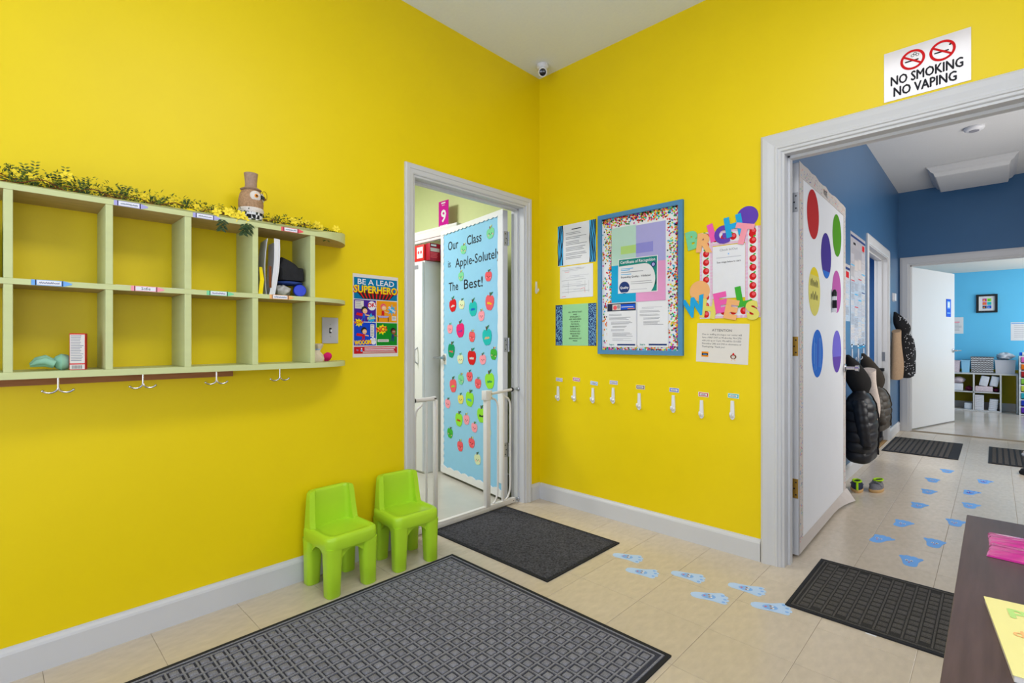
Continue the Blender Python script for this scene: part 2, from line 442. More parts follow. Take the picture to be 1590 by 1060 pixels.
def two_side(b, name, mats, fn):
    """wall with a different paint on some faces: fn(normal, centre) -> material index"""
    me = b.mesh(name, mats)
    for p in me.polygons: p.material_index = fn(p.normal, p.center)
    co = [v.co for v in me.vertices]
    o = Vector(((min(c.x for c in co) + max(c.x for c in co)) / 2, (min(c.y for c in co) + max(c.y for c in co)) / 2, 0))
    me.transform(Matrix.Translation(-o))
    return struct(link(name, me, None, Matrix.Translation(o)))
b = MB().box((-.12, -5, 0), (0, D1A, CH)).box((-.12, D1B, 0), (0, .13, CH)).box((-.12, D1A, D1H), (0, D1B, CH))
two_side(b, 'wall_left', ['yellow', 'green_wall'], lambda n, c: 1 if n.x < -.5 else 0)
b = MB().box((0, 0, 0), (D2A, .13, CH)).box((D2B, 0, 0), (4.3, .13, CH)).box((D2A, 0, D2H), (D2B, .13, CH))
two_side(b, 'wall_right', ['yellow', 'blue_wall'], lambda n, c: 1 if n.y > .5 else 0)
# behind the camera: front wall with its big window, and the far side wall
WX0, WX1, WZ0, WZ1 = 0.4, 3.4, 0.7, 2.5
b = MB().box((-.12, -5.12, 0), (WX0, -5, CH)).box((WX1, -5.12, 0), (4.3, -5, CH)).box((WX0, -5.12, 0), (WX1, -5, WZ0)).box((WX0, -5.12, WZ1), (WX1, -5, CH))
struct(b.build('wall_front', 'plain_white'))
win = struct(MB().box((WX0, -5.1, WZ0), (WX1, -5.02, WZ0 + .05)).box((WX0, -5.1, WZ1 - .05), (WX1, -5.02, WZ1)).box((WX0, -5.1, WZ0), (WX0 + .05, -5.02, WZ1))
             .box((WX1 - .05, -5.1, WZ0), (WX1, -5.02, WZ1)).box((1.87, -5.1, WZ0), (1.93, -5.02, WZ1)).build('window_1', 'white_trim'))
box_thing('pane', (WX0 + .05, -5.065, WZ0 + .05), (1.87, -5.06, WZ1 - .05), 'glass', win)
box_thing('pane', (1.93, -5.065, WZ0 + .05), (WX1 - .05, -5.06, WZ1 - .05), 'glass', win)
b = MB().box((4.3, -5.12, 0), (4.42, -4.1, CH)).box((4.3, -1.7, 0), (4.42, HY + .13, CH)).box((4.3, -4.1, 0), (4.42, -1.7, .8)).box((4.3, -4.1, 2.3), (4.42, -1.7, CH))
struct(b.build('wall_side', 'plain_white'))
win = struct(MB().box((4.33, -4.1, .8), (4.4, -1.7, .85)).box((4.33, -4.1, 2.25), (4.4, -1.7, 2.3)).box((4.33, -4.1, .8), (4.4, -4.05, 2.3)).box((4.33, -1.75, .8), (4.4, -1.7, 2.3)).box((4.33, -2.93, .8), (4.4, -2.87, 2.3)).build('added_window_2', 'white_trim'))  # unseen window added to go with the side fill light
box_thing('pane', (4.362, -4.05, .85), (4.366, -2.93, 2.25), 'glass', win); box_thing('pane', (4.362, -2.87, .85), (4.366, -1.75, 2.25), 'glass', win)
struct(box_thing('ceiling', (-.12, -5.12, CH), (4.42, .13, CH + .08), 'ceiling'))
# hall
b = MB().box((HX - .12, .13, 0), (HX, 3.08, HC)).box((HX - .12, 4.29, 0), (HX, HY + .13, HC)).box((HX - .12, 3.08, 2.06), (HX, 4.29, HC))
two_side(b, 'wall_hall_left', ['blue_wall', 'side_blue'], lambda n, c: 1 if n.x < -.5 else 0)
b = MB().box((HX, HY, 0), (1.585, HY + .13, HC)).box((2.95, HY, 0), (3.72, HY + .13, HC)).box((1.585, HY, 2.08), (2.95, HY + .13, HC))
two_side(b, 'wall_hall_end', ['blue_wall', 'sky_wall'], lambda n, c: 1 if n.y > .5 else 0)
b = MB().box((3.6, .13, 0), (3.72, 1.5, HC)).box((3.6, 3.7, 0), (3.72, HY, HC)).box((3.6, 1.5, 0), (3.72, 3.7, .8)).box((3.6, 1.5, 2.3), (3.72, 3.7, HC))
struct(b.build('wall_hall_right', 'blue_wall'))
struct(box_thing('ceiling_hall', (HX - .12, .13, HC), (3.72, HY + .13, HC + .08), 'ceiling_hall_paint'))
# far room, side room, green room shells
fw = struct(box_thing('wall_far', (.6, 8.6, 0), (4.6, 8.72, 2.27), 'sky_wall'))
box_thing('lower_wall_panel', (.6, 8.594, .1), (4.6, 8.6, .66), 'olive', fw)
box_thing('skirting', (.6, 8.585, 0), (4.6, 8.6, .12), 'white_trim', fw)
struct(box_thing('wall_far_left', (.5, HY + .13, 0), (.6, 8.72, 2.27), 'sky_wall'))
struct(box_thing('wall_far_right', (4.6, HY + .13, 0), (4.7, 8.72, 2.27), 'sky_wall'))
struct(box_thing('ceiling_far', (.5, HY + .13, 2.27), (4.7, 8.72, 2.34), 'far_ceiling_paint'))
sw = struct(box_thing('wall_side_room', (-.1, .45, 0), (0.0, HY + .13, 2.4), 'side_blue'))
box_thing('lower_wall_panel', (0.0, .45, 0), (.006, HY + .13, 1.05), 'navy', sw)
struct(box_thing('wall_side_room_end', (-.1, HY + .13, 0), (HX - .12, HY + .2, 2.4), 'side_blue'))
struct(box_thing('wall_side_room_near', (-.1, .45, 0), (HX - .12, .5, 2.4), 'side_blue'))
struct(box_thing('ceiling_side_room', (-.1, .45, 2.4), (HX - .12, HY + .2, 2.46), 'ceiling'))
struct(box_thing('wall_green_right', (-4.2, .3, 0), (-.12, .42, CH), 'green_wall'))
struct(box_thing('wall_green_far', (-4.3, -4.2, 0), (-4.2, .42, CH), 'green_wall'))
struct(box_thing('wall_green_front', (-4.2, -4.3, 0), (-.12, -4.2, CH), 'green_wall'))
struct(box_thing('ceiling_green_room', (-4.3, -4.3, CH), (-.12, .42, CH + .06), 'ceiling'))

# baseboards: profile swept along a straight wall foot
def baseboard(name, p, d, n, L, h=0.113, t=0.015):
    p = Vector(p); d = Vector(d); n = Vector(n); z = Vector((0, 0, 1))
    prof = [(0, 0), (t, 0), (t, h - .022), (t - .003, h - .014), (t - .009, h - .006), (.004, h), (0, h)]
    b = MB(); b.loft([[p + n * a + z * c for a, c in prof], [p + d * L + n * a + z * c for a, c in prof]])
    return struct(b.build(name, 'white_trim'))
baseboard('baseboard_left', (0, -5, 0), (0, 1, 0), (1, 0, 0), 5 + D1A - .056)
baseboard('baseboard_left_corner', (0, D1B + .058, 0), (0, 1, 0), (1, 0, 0), -D1B - .058)
baseboard('baseboard_right', (0.015, 0, 0), (1, 0, 0), (0, -1, 0), D2A - .098 - .015)
baseboard('baseboard_hall', (HX, .13, 0), (0, 1, 0), (1, 0, 0), 2.86)
baseboard('baseboard_hall_corner', (HX, 4.38, 0), (0, 1, 0), (1, 0, 0), HY - 4.38)

# door casings: a moulded profile mitred round the opening (u0..u1, head v) of a wall frame
def casing(name, Mf, u0, u1, v, wd, prof):
    t = struct(thing(name, None, None, M=Mf @ Matrix.Translation(((u0 + u1) / 2, 0, 0))))
    def pts(o, th): return (u0 - o, u1 + o, v + o, th)
    for part, ends in (('left_casing', 0), ('head_casing', 1), ('right_casing', 2)):
        A, B = [], []
        for o, th in [(0, 0)] + prof + [(wd, 0)]:
            a, c, hd, th = pts(o, th)
            if ends == 0: A.append(Vector((a, 0, th))); B.append(Vector((a, hd, th)))
            elif ends == 1: A.append(Vector((a, hd, th))); B.append(Vector((c, hd, th)))
            else: A.append(Vector((c, hd, th))); B.append(Vector((c, 0, th)))
        MB().loft([A, B]).build(part, 'white_trim', t, M=Mf)
    return t
def jamb(parent, Mf, u0, u1, v, depth, stop0, stop1, m='white_trim'):
    """lining of the opening, with a door stop; n goes into the wall (negative)"""
    for nm, a, c in (('left_jamb', (u0, 0, -depth), (u0 + .012, v, .002)), ('right_jamb', (u1 - .012, 0, -depth), (u1, v, .002)),
                     ('head_jamb', (u0 + .012, v - .012, -depth), (u1 - .012, v, .002))):
        MB().box(a, c).build(nm, m, parent, M=Mf)
    for nm, a, c in (('left_stop', (u0 + .012, 0, -stop1), (u0 + .024, v - .012, -stop0)), ('right_stop', (u1 - .024, 0, -stop1), (u1 - .012, v - .012, -stop0)),
                     ('head_stop', (u0 + .012, v - .026, -stop1), (u1 - .012, v - .012, -stop0))):
        MB().box(a, c).build(nm, m, parent, M=Mf)
t1 = casing('trim_1', LEFT, D1A, D1B, D1H, .057, [(0, .008), (.006, .012), (.026, .013), (.030, .017), (.050, .018), (.057, .012)])
jamb(t1, LEFT, D1A, D1B, D1H, .12, .05, .085)
t2 = casing('trim_2', RIGHT, D2A, D2B, D2H, .094, [(0, .006), (.004, .010), (.014, .010), (.018, .015), (.026, .016), (.030, .013), (.040, .014), (.062, .019), (.084, .021), (.094, .014)])
jamb(t2, RIGHT, D2A, D2B, D2H, .13, .05, .09)
HALL = frame((HX, 0, 0), (0, 1, 0), (0, 0, 1))
t3 = casing('trim_3', HALL, 3.08, 4.29, 2.06, .085, [(0, .008), (.01, .014), (.06, .018), (.085, .012)])
jamb(t3, HALL, 3.08, 4.29, 2.06, .12, .05, .085)
MB().box((4.272, .90, -.06), (4.279, 1.0, -.02)).build('strike_plate', 'steel', t3, M=HALL)
HEND = frame((0, HY, 0), (1, 0, 0), (0, 0, 1))
t4 = casing('trim_4', HEND, 1.585, 2.95, 2.08, .085, [(0, .008), (.01, .014), (.06, .018), (.085, .012)])
jamb(t4, HEND, 1.585, 2.95, 2.08, .13, .05, .085)

# ------------------------------------------------------------------ doors
def hinge(parent, M, u, z, side, m='steel'):
    """leaf-edge hinge: plate on the leaf edge plus knuckle"""
    h = MB().box((u, z - .05, -.034), (u + side * .003, z + .05, -.002)).build('hinge', m, parent, M=M)
    b = MB()
    for k in range(5):
        b.tube([(u + side * .008, z - .05 + k * .02 + .001, -.038), (u + side * .008, z - .05 + (k + 1) * .02 - .001, -.038)], .006, 10)
    b.build('knuckle', m, h, M=M, smooth=True)
    b = MB()
    for dz, dn in ((-.032, -.012), (0, -.02), (.032, -.012)):
        b.tube([(u + side * .003, z + dz, dn), (u + side * .0045, z + dz, dn)], .004, 8)
    b.build('screw', 'black_metal', h, M=M)
def scallop(a, c, wd, side, amp, pitch, seed=0):
    """strip outline between points a, c; inner edge scalloped"""
    r = random.Random(seed)
    a = Vector(a); c = Vector(c); d = (c - a); L = d.length; d.normalize(); n = Vector((-d.y, d.x)) * side
    P = [tuple(a), tuple(c)]; k = max(2, int(L / pitch)); Q = []
    for i in range(k * 4 + 1):
        t = i / (k * 4)
        Q.append(tuple(a + d * (L * t) + n * (wd + amp * abs(math.sin(PI * t * k)) + r.uniform(-.0015, .0015))))
    return P + Q[::-1]
P1, Q1 = Vector((-.13, -.234)), Vector((-1.03, -.079))
D1 = (Q1 - P1).normalized(); LW1 = (Q1 - P1).length
LEAF1 = frame((P1.x, P1.y, 0), (-D1.x, -D1.y, 0), (0, 0, 1))
d1 = struct(thing('door_1', 'white door standing open, covered in light blue paper with paper apples', None, M=LEAF1))
MB().box((-LW1, .014, -.035), (0, 2.05, 0), .002).build('door_leaf', 'white_trim', d1, M=LEAF1)
MB().box((-LW1 + .01, .055, 0), (-.004, 2.046, .0015)).build('blue_paper', 'bpaper', d1, M=LEAF1)
def strip(nm, parent, Mf, poly, n0, th, m, pr=None):
    o = MB().prism(poly, lambda u, v: Vector((u, v, n0)), lambda u, v: Vector((u, v, n0 + th))).build(nm, m, parent, M=Mf)
    if pr: pr.build('print', o, Mf @ Matrix.Translation((0, 0, n0 + th)))
    return o
strip('white_border', d1, LEAF1, scallop((-LW1 - .004, .04), (-LW1 - .004, 2.05), .045, -1, .010, .055, 1), .0015, .004, 'paper')
strip('white_border', d1, LEAF1, scallop((-LW1, 2.056), (0, 2.056), .034, -1, .009, .06, 2), .0055, .003, 'paper')
strip('white_border', d1, LEAF1, scallop((-.002, 2.05), (-.002, .12), .058, -1, .006, .14, 3), .0015, .006, 'paper')
strip('white_border', d1, LEAF1, scallop((-.02, .022), (-LW1, .022), .048, -1, .014, .10, 4), .0055, .005, 'gloss_paper')
for z in (1.85, 1.10, .36): hinge(d1, LEAF1, 0, z, 1)
h = MB().lathe([(.0, 0), (.026, 0), (.026, .008), (.011, .012), (.011, .045), (.0, .046)], 16, M=LEAF1 @ Matrix.Translation((-LW1 + .055, .985, .002))).build('door_handle', 'steel', d1, smooth=True)
MB().tube([LEAF1 @ Vector((-LW1 + .055, .985, .04)), LEAF1 @ Vector((-LW1 + .0, .985, .045)), LEAF1 @ Vector((-LW1 - .06, .984, .043))], [.009, .008, .006], 10).build('lever', 'steel', h, smooth=True)
MB().box((-LW1 + .02, .93, .002), (-LW1 + .09, 1.02, .0028)).build('paper_patch', 'paper', d1, M=LEAF1)
pr = Print()
pr.text('Our', -.80, 1.875, .105, 'ink', 1, 'LEFT', bold=.006, sx=.95)
pr.text('Class', -.50, 1.875, .105, 'ink', 1, 'LEFT', bold=.006, sx=.98)
pr.text('is', -.80, 1.735, .085, 'ink', 1, 'LEFT', bold=.006)
pr.text('Apple-Solutely', -.675, 1.722, .10, 'ink', 1, 'LEFT', bold=.006, fit=.64)
pr.text('The', -.785, 1.538, .10, 'ink', 1, 'LEFT', bold=.006)
pr.text('Best!', -.55, 1.535, .11, 'ink', 1, 'LEFT', bold=.006, fit=.27)
pr.build('lettering', d1, LEAF1, .0022)

P2, Q2 = Vector((1.627, .17)), Vector((1.605, 1.40))
D2 = (Q2 - P2).normalized(); LW2 = 1.235
LEAF2 = frame((P2.x, P2.y, 0), (D2.x, D2.y, 0), (0, 0, 1))
d2 = struct(thing('door_2', 'wide white door with coloured circles and a dotted paper border', None, M=LEAF2))
MB().box((0, .014, -.035), (LW2, 2.055, 0), .002).build('door_leaf', 'white_trim', d2, M=LEAF2)
MB().box((.075, .085, 0), (1.175, 1.99, .0015)).build('whiteboard_sheet', 'white_board', d2, M=LEAF2)
def dots(u0, v0, u1, v1, n, seed, r=.0042):
    pr = Print(); R = random.Random(seed)
    for k in range(n):
        pr.disc(R.uniform(u0, u1), R.uniform(v0, v1), r, R.choice(['coral', 'peach', 'mint', 'purple', 'aqua', 'greyink', 'greyink', 'greyink']), 1, n=6)
    return pr
strip('dotted_border', d2, LEAF2, [(.006, .02), (.08, .02), (.084, 2.0), (.006, 2.055)], .0016, .001, 'sand', dots(.012, .05, .076, 1.97, 330, 1))
R = random.Random(3); top = [(u, 2.058 + R.uniform(-.006, .01)) for u in [LW2 * (1 - k / 14) for k in range(15)]]
strip('dotted_border', d2, LEAF2, [(.02, 1.985), (LW2 + .004, 1.992)] + top, .0026, .001, 'sand', dots(.03, 1.995, LW2 - .01, 2.045, 120, 2))
strip('dotted_border', d2, LEAF2, [(1.168, .08), (LW2 + .012, .08), (LW2 + .004, 2.0), (1.172, 2.0)], .0016, .001, 'sand', dots(1.18, .1, LW2 - .004, 1.98, 120, 3))
# bottom strip, its far corner curling away from the leaf
b = MB(); rings = []
for k in range(13):
    u = .02 + (LW2 + .03) * k / 12; c = max(0, (k - 8) / 4) ** 2
    rings.append([Vector((u, .09, .002)), Vector((u, .02 - .01 * c, .003 + .05 * c)), Vector((u, .02 - .01 * c, .004 + .05 * c)), Vector((u, .09, .003))])
b.loft(rings).build('dotted_border', 'sand', d2, M=LEAF2)
for z, m in ((1.85, 'steel'), (1.10, 'brass'), (.36, 'brass')): hinge(d2, LEAF2, 0, z, -1, m)
h = MB().lathe([(.0, 0), (.03, 0), (.03, .008), (.012, .014), (.012, .06), (.02, .065), (.022, .085), (.0, .09)], 16, M=LEAF2 @ Matrix.Translation((LW2 - .045, .94, .003))).build('door_handle', 'chrome', d2, smooth=True)
pr = Print(); pr.text('INTE', .55, 2.008, .045, 'ink', 1, 'LEFT', bold=.01, rot=-2)
pr.build('lettering', d2, LEAF2, .005)

DIR4 = Vector((.268, .963)).normalized()
LEAF4 = frame((1.605, HY + .15, 0), (DIR4.x, DIR4.y, 0), (0, 0, 1))
d4 = struct(thing('door_4', 'plain white door standing open at the end of the hall', None, M=LEAF4))
MB().box((0, .012, -.04), (1.30, 2.06, 0), .002).build('door_leaf', 'white_trim', d4, M=LEAF4)
for z in (1.85, 1.08, .28): hinge(d4, LEAF4, 0, z, -1, 'steel')
h = MB().lathe([(.0, 0), (.028, 0), (.028, .008), (.011, .014), (.011, .05), (0, .052)], 14, M=LEAF4 @ Matrix.Translation((1.24, .99, 0))).build('door_handle', 'steel', d4, smooth=True)
MB().tube([LEAF4 @ Vector((1.24, .99, .045)), LEAF4 @ Vector((1.36, .99, .05))], .008, 8).build('lever', 'steel', h, smooth=True)
sg = MB().box((1.02, 1.455, .0005), (1.17, 1.70, .004), .001).build('door_sign', 'blue', None, M=LEAF4)
tag(sg, 'small blue upright sign near the edge of the far white door', 'sign')
pr = Print(); pr.rect(1.05, 1.57, 1.14, 1.67, 'sky').rect(1.065, 1.585, 1.088, 1.655, 'paper', 2).rect(1.102, 1.585, 1.125, 1.655, 'paper', 2).rect(1.045, 1.50, 1.145, 1.515, 'sky')
pr.build('print', sg, LEAF4, .0042)

# ================================================================== ENTRY ROOM
# ------------------------------------------------------------------ floor mats
def in_view(p):
    q = Vector(p) - CAM
    f = Vector((-math.sin(ANG), math.cos(ANG), 0)); r = Vector((math.cos(ANG), math.sin(ANG), 0))
    d = q.dot(f)
    if d < .1: return 0
    u, v = 795 + FPX * q.dot(r) / d, 528.5 - FPX * q.z / d
    return (0 < u < IW and 0 < v < IH) and 1 / d or 0
def floor_mat(name, label, x0, y0, x1, y1, base_m, bump_m, px, py, bx, by, hgt, brick=False, lip=.028, maxn=300):
    t = thing(name, label, 'mat', ((x0 + x1) / 2, (y0 + y1) / 2, 0))
    MB().box((x0 + .006, y0 + .006, 0), (x1 - .006, y1 - .006, .0045)).build('backing', base_m, t)
    b = MB()
    for a, c in (((x0, y0), (x1, y0 + .014)), ((x0, y1 - .014), (x1, y1)), ((x0, y0 + .014), (x0 + .014, y1 - .014)), ((x1 - .014, y0 + .014), (x1, y1 - .014))):
        b.box((a[0], a[1], 0), (c[0], c[1], .0062))
    b.build('edge_rim', 'rubber', t)
    b = MB(); q = .017
    for a, c in (((x0 + q, y0 + q), (x1 - q, y0 + q + .008)), ((x0 + q, y1 - q - .008), (x1 - q, y1 - q)), ((x0 + q, y0 + q + .008), (x0 + q + .008, y1 - q - .008)), ((x1 - q - .008, y0 + q + .008), (x1 - q, y1 - q - .008))):
        b.box((a[0], a[1], .0045), (c[0], c[1], .008), .002, 1)
    b.build('inner_rim', bump_m, t)
    if not px: return t
    nx, ny = int((x1 - x0 - 2 * lip) / px), int((y1 - y0 - 2 * lip) / py)
    ox, oy = (x0 + x1 - (nx - 1) * px) / 2, (y0 + y1 - (ny - 1) * py) / 2
    def bump(b, cx, cy):
        R = lambda k, z: [(cx - bx * k, cy - by * k, z), (cx + bx * k, cy - by * k, z), (cx + bx * k, cy + by * k, z), (cx - bx * k, cy + by * k, z)]
        b.loft([R(1, .0044), R(.92, .0045 + hgt * .6), R(.62, .0045 + hgt)])
    me = MB(); bump(me, 0, 0); me = me.mesh('raised_block', bump_m, smooth=60)
    spots = []
    for i in range(nx):
        for j in range(ny):
            x = ox + i * px; y = oy + (j + (.5 if brick and i % 2 else 0)) * py
            if y + by > y1 - lip: continue
            spots.append((in_view((x, y, 0)), x, y))
    spots.sort(reverse=True)
    for s, x, y in spots[:maxn]:
        link('raised_block', me, t, Matrix.Translation((x, y, 0)))
    if len(spots) > maxn:
        b = MB()
        for s, x, y in spots[maxn:]: bump(b, x, y)
        tag(b.build('raised_blocks', bump_m, t, smooth=60), kind='stuff')
    # thin raised grid between the blocks
    b = MB()
    for i in range(nx + 1): b.box((ox + (i - .5) * px - .003, oy - py / 2, .0045), (ox + (i - .5) * px + .003, oy + (ny - .5) * py, .0085 if not brick else .0062))
    if not brick:
        for j in range(ny + 1): b.box((ox - px / 2, oy + (j - .5) * py - .003, .0045), (ox + (nx - .5) * px, oy + (j - .5) * py + .003, .0083))
    tag(b.build('ribs', bump_m, t), kind='stuff')
    return t
floor_mat('floor_mat', 'large grey waffle-pattern floor mat in front of the two green chairs', .30, -2.88, 1.528, -1.05, 'mat_grey', 'mat_bump_grey', .0457, .0457, .0132, .0132, .0058)
floor_mat('floor_mat', 'dark charcoal carpet mat at the safety gate doorway', -.036, -.935, .855, -.31, 'mat_dark', 'mat_dark', 0, 0, 0, 0, 0)
floor_mat('floor_mat', 'black block-pattern mat in the wide doorway beside the dark table', 1.715, -.385, 2.63, .235, 'mat_char', 'mat_char_bump', .0442, .046, .0158, .0150, .0045, brick=True)
b = MB().box((2.0, -.395, 0), (2.035, -.391, .002), M=Matrix.Rotation(0, 4, 'Z')); tag(b.build('paper_scrap', 'paper'), 'tiny white paper scrap along the near edge of the doorway mat', 'paper scrap')

# ------------------------------------------------------------------ the cubby shelf
CD = .195; ZT = (1.592, 1.61); ZM = (1.303, 1.321); ZB = (1.01, 1.032)
DIV = [(-2.711, -2.69), (-2.468, -2.448), (-2.238, -2.216), (-2.002, -1.98), (-1.763, -1.742)]
YL, YE = -3.0, -1.521
cb = thing('cubby_shelf', 'pale green wall-mounted wooden cubby shelf with rounded end and hooks', 'shelf', (CD / 2, -2.2, 1.01))
def board(nm, z0, z1, zend=None):
    P = [(0, YL), (CD, YL), (CD, DIV[4][1])]
    for k in range(1, 11):
        t = PI / 2 * k / 10
        P.append((CD * math.cos(t), DIV[4][1] + (YE - DIV[4][1]) * math.sin(t)))
    P[-1] = (0.0, YE); top = []
    b = MB()
    ztop = lambda x, y: z1 + (zend - z1) * max(0, (y - DIV[4][1]) / (YE - DIV[4][1])) if zend else z1
    b.loft([[Vector((x, y, z0)) for x, y in P], [Vector((x, y, ztop(x, y))) for x, y in P]])
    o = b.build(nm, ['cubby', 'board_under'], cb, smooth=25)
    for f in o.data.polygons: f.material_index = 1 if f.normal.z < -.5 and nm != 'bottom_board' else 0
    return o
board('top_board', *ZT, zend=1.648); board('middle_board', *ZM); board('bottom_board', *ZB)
for y0, y1 in DIV + [(-2.955, -2.935)]:
    MB().box((0, y0, ZM[1]), (CD - .001, y1, ZT[0]), .0012, 1).build('divider', 'cubby', cb)
    MB().box((0, y0, ZB[1]), (CD - .001, y1, ZM[0]), .0012, 1).build('divider', 'cubby', cb)
MB().box((0, YL, .978), (.018, -2.02, 1.01)).build('wall_cleat', 'raw_wood', cb)
for y in (-2.584, -2.357, -2.12, -1.877):
    hk = MB().tube([(.15, y, 1.012), (.15, y, .975)], .0035, 10).build('coat_hook', 'chrome', cb, smooth=True)
    for s in (-1, 1):
        P = [(.15, y, .977)] + [(.15, y + s * (.021 - .021 * math.cos(t)), .977 - .018 * math.sin(t)) for t in [PI * k / 10 for k in range(1, 9)]]
        b = MB().tube(P, .0032, 8); b.ell(P[-1], (.0045, .0045, .0045), 8, 6)
        b.build('prong', 'chrome', hk, smooth=True)
CUB = frame((CD, 0, 0), (0, 1, 0), (0, 0, 1))
for k, (y0, y1, z, m, word) in enumerate([(-2.446, -2.35, 1.6015, 'lav', None), (-2.212, -2.12, 1.6015, 'lav', None), (-1.889, -1.796, 1.6015, 'coral', None),
                                          (-2.65, -2.554, 1.3125, 'sky', None), (-2.399, -2.302, 1.3125, 'pinkl', 'Sofie'), (-2.166, -2.072, 1.3125, 'mint', None), (-1.936, -1.838, 1.3125, 'peach', None)]):
    hh = .0088; tip = y1
    P = [(y0, z - hh), (tip - .020, z - hh), (tip, z - .002), (tip, z + .002), (tip - .020, z + hh), (y0, z + hh)]
    o = strip('crayon_label', cb, CUB, P, .0004, .0007, m)
    pr = Print(); pr.rect(y0 + .013, z - hh * .8, tip - .026, z + hh * .8, 'paper')
    pr.rect(y0 + .009, z - hh, y0 + .0115, z + hh, 'ink').rect(tip - .024, z - hh, tip - .0215, z + hh, 'ink')
    if word: pr.text(word, (y0 + tip) / 2 - .006, z - .004, .014, 'ink', 2)
    else: pr.scribble(y0 + .018, z - .003, tip - .048 - y0, .006, 'navyp', 2, .0010, k)
    pr.build('name', o, CUB, .0012)

# ------------------------------------------------------------------ things on and in the cubby shelf
# garland
g = thing('flower_garland', 'artificial garland of yellow flowers and green leaves along the cubby top', 'garland', (.1, -2.1, 1.61))
R = random.Random(11)
b = MB()
for k in range(5):
    P = []
    for i in range(40):
        y = -2.74 + .98 * i / 39
        P.append((.04 + .03 * k + .012 * math.sin(i * .9 + k), y, 1.622 + .010 * math.sin(i * 1.3 + 2 * k) + .01 * (k % 3) + (.03 if i < 6 and k < 2 else 0)))
    b.tube(P, .0016, 5)
tag(b.build('vines', 'brown', g), kind='stuff')
bms = [MB(), MB(), MB()]
def leaf(b, p, d, n, L, wd):
    d = d.normalized(); s = d.cross(n).normalized(); n = s.cross(d)
    v = [p, p + d * L * .45 + s * wd + n * wd * .3, p + d * L - n * L * .1, p + d * L * .45 - s * wd + n * wd * .3, p + d * L * .5 - n * wd * .2]
    vs_ = [b.bm.verts.new(q) for q in v]
    b._f([vs_[0], vs_[1], vs_[4]]); b._f([vs_[1], vs_[2], vs_[4]]); b._f([vs_[2], vs_[3], vs_[4]]); b._f([vs_[3], vs_[0], vs_[4]])
for k in range(3600):
    y = R.uniform(-2.75, -1.53)
    top = .050 if y > -2.45 else .062
    if y > -1.72: top = .028
    x = R.uniform(.015, .185) if y < -1.76 else R.uniform(.01, .19 * max(.15, (-1.521 - y) / .24))
    z = 1.614 + top * R.random() ** 1.4 + (.02 if y > -1.70 else 0)
    d = Vector((R.uniform(-.7, .8), R.uniform(-1, 1), R.uniform(-.2, 1.0)))
    leaf(bms[R.choice([0, 0, 0, 1, 1, 1, 2])], Vector((x, y, z)), d, Vector((R.uniform(-.5, .5), R.uniform(-.5, .5), 1)), R.uniform(.009, .019), R.uniform(.0018, .0036))
for k in range(26):      # taller sprigs
    y = R.uniform(-2.75, -2.2); x = R.uniform(.03, .12); h = R.uniform(.04, .085) * (1.0 if y < -2.55 else .75)
    dy = R.uniform(-.03, .03)
    for i in range(9):
        t = i / 8; p = Vector((x, y + dy * t, 1.63 + h * t))
        for s in (-1, 1): leaf(bms[i % 3], p, Vector((.2 * s, s, .5)), Vector((1, 0, 0)), .014, .003)
for (y, x, zz) in ((-2.115, .2, 1.60), (-2.02, .2, 1.60), (-2.035, .2, 1.595), (-1.66, .135, 1.635), (-1.60, .08, 1.645)):   # hanging sprigs
    for i in range(8):
        p = Vector((x + .004 * math.sin(i), y + .006 * math.sin(i * 1.7), zz - .0055 * i))
        for s in (-1, 1): leaf(bms[1 if y < -1.7 else 0], p, Vector((.25, s, -.7)), Vector((1, 0, .2)), .022, .0045)
for b, m in zip(bms, ('leaf_a', 'leaf_b', 'leaf_c')): tag(b.build('leaves', m, g), kind='stuff')
def flower(x, y, z, r, face):
    b = MB(); f = Vector(face).normalized(); a = f.cross(Vector((0, 0, 1))).normalized(); c = a.cross(f)
    o = Vector((x, y, z))
    for k in range(6):
        t = 2 * PI * k / 6 + R.random() * .3
        d = a * math.cos(t) + c * math.sin(t); s = f.cross(d)
        v = [o, o + d * r * .6 + s * r * .34 + f * r * .15, o + d * r * 1.05 + f * r * .05, o + d * r * .6 - s * r * .34 + f * r * .15]
        b.poly(v)
    b.ell(o + f * r * .2, (r * .2, r * .2, r * .2), 8, 5)
    return b.build('flower', 'flower_yellow', g)
for k in range(26):
    y = -2.73 + 1.15 * (k + R.uniform(-.4, .4)) / 26
    if -2.05 < y < -1.93: continue
    flower(R.uniform(.06, .18), y, 1.632 + R.uniform(0, .035) + (.02 if y < -2.55 else 0), R.uniform(.012, .02), (1, R.uniform(-.6, .3), R.uniform(-.1, .6)))
for (y, z, r) in ((-2.13, 1.626, .018), (-2.09, 1.636, .02), (-2.065, 1.618, .019), (-2.045, 1.632, .021), (-2.03, 1.615, .018)): flower(.19, y, z, r, (1, -.3, .2))
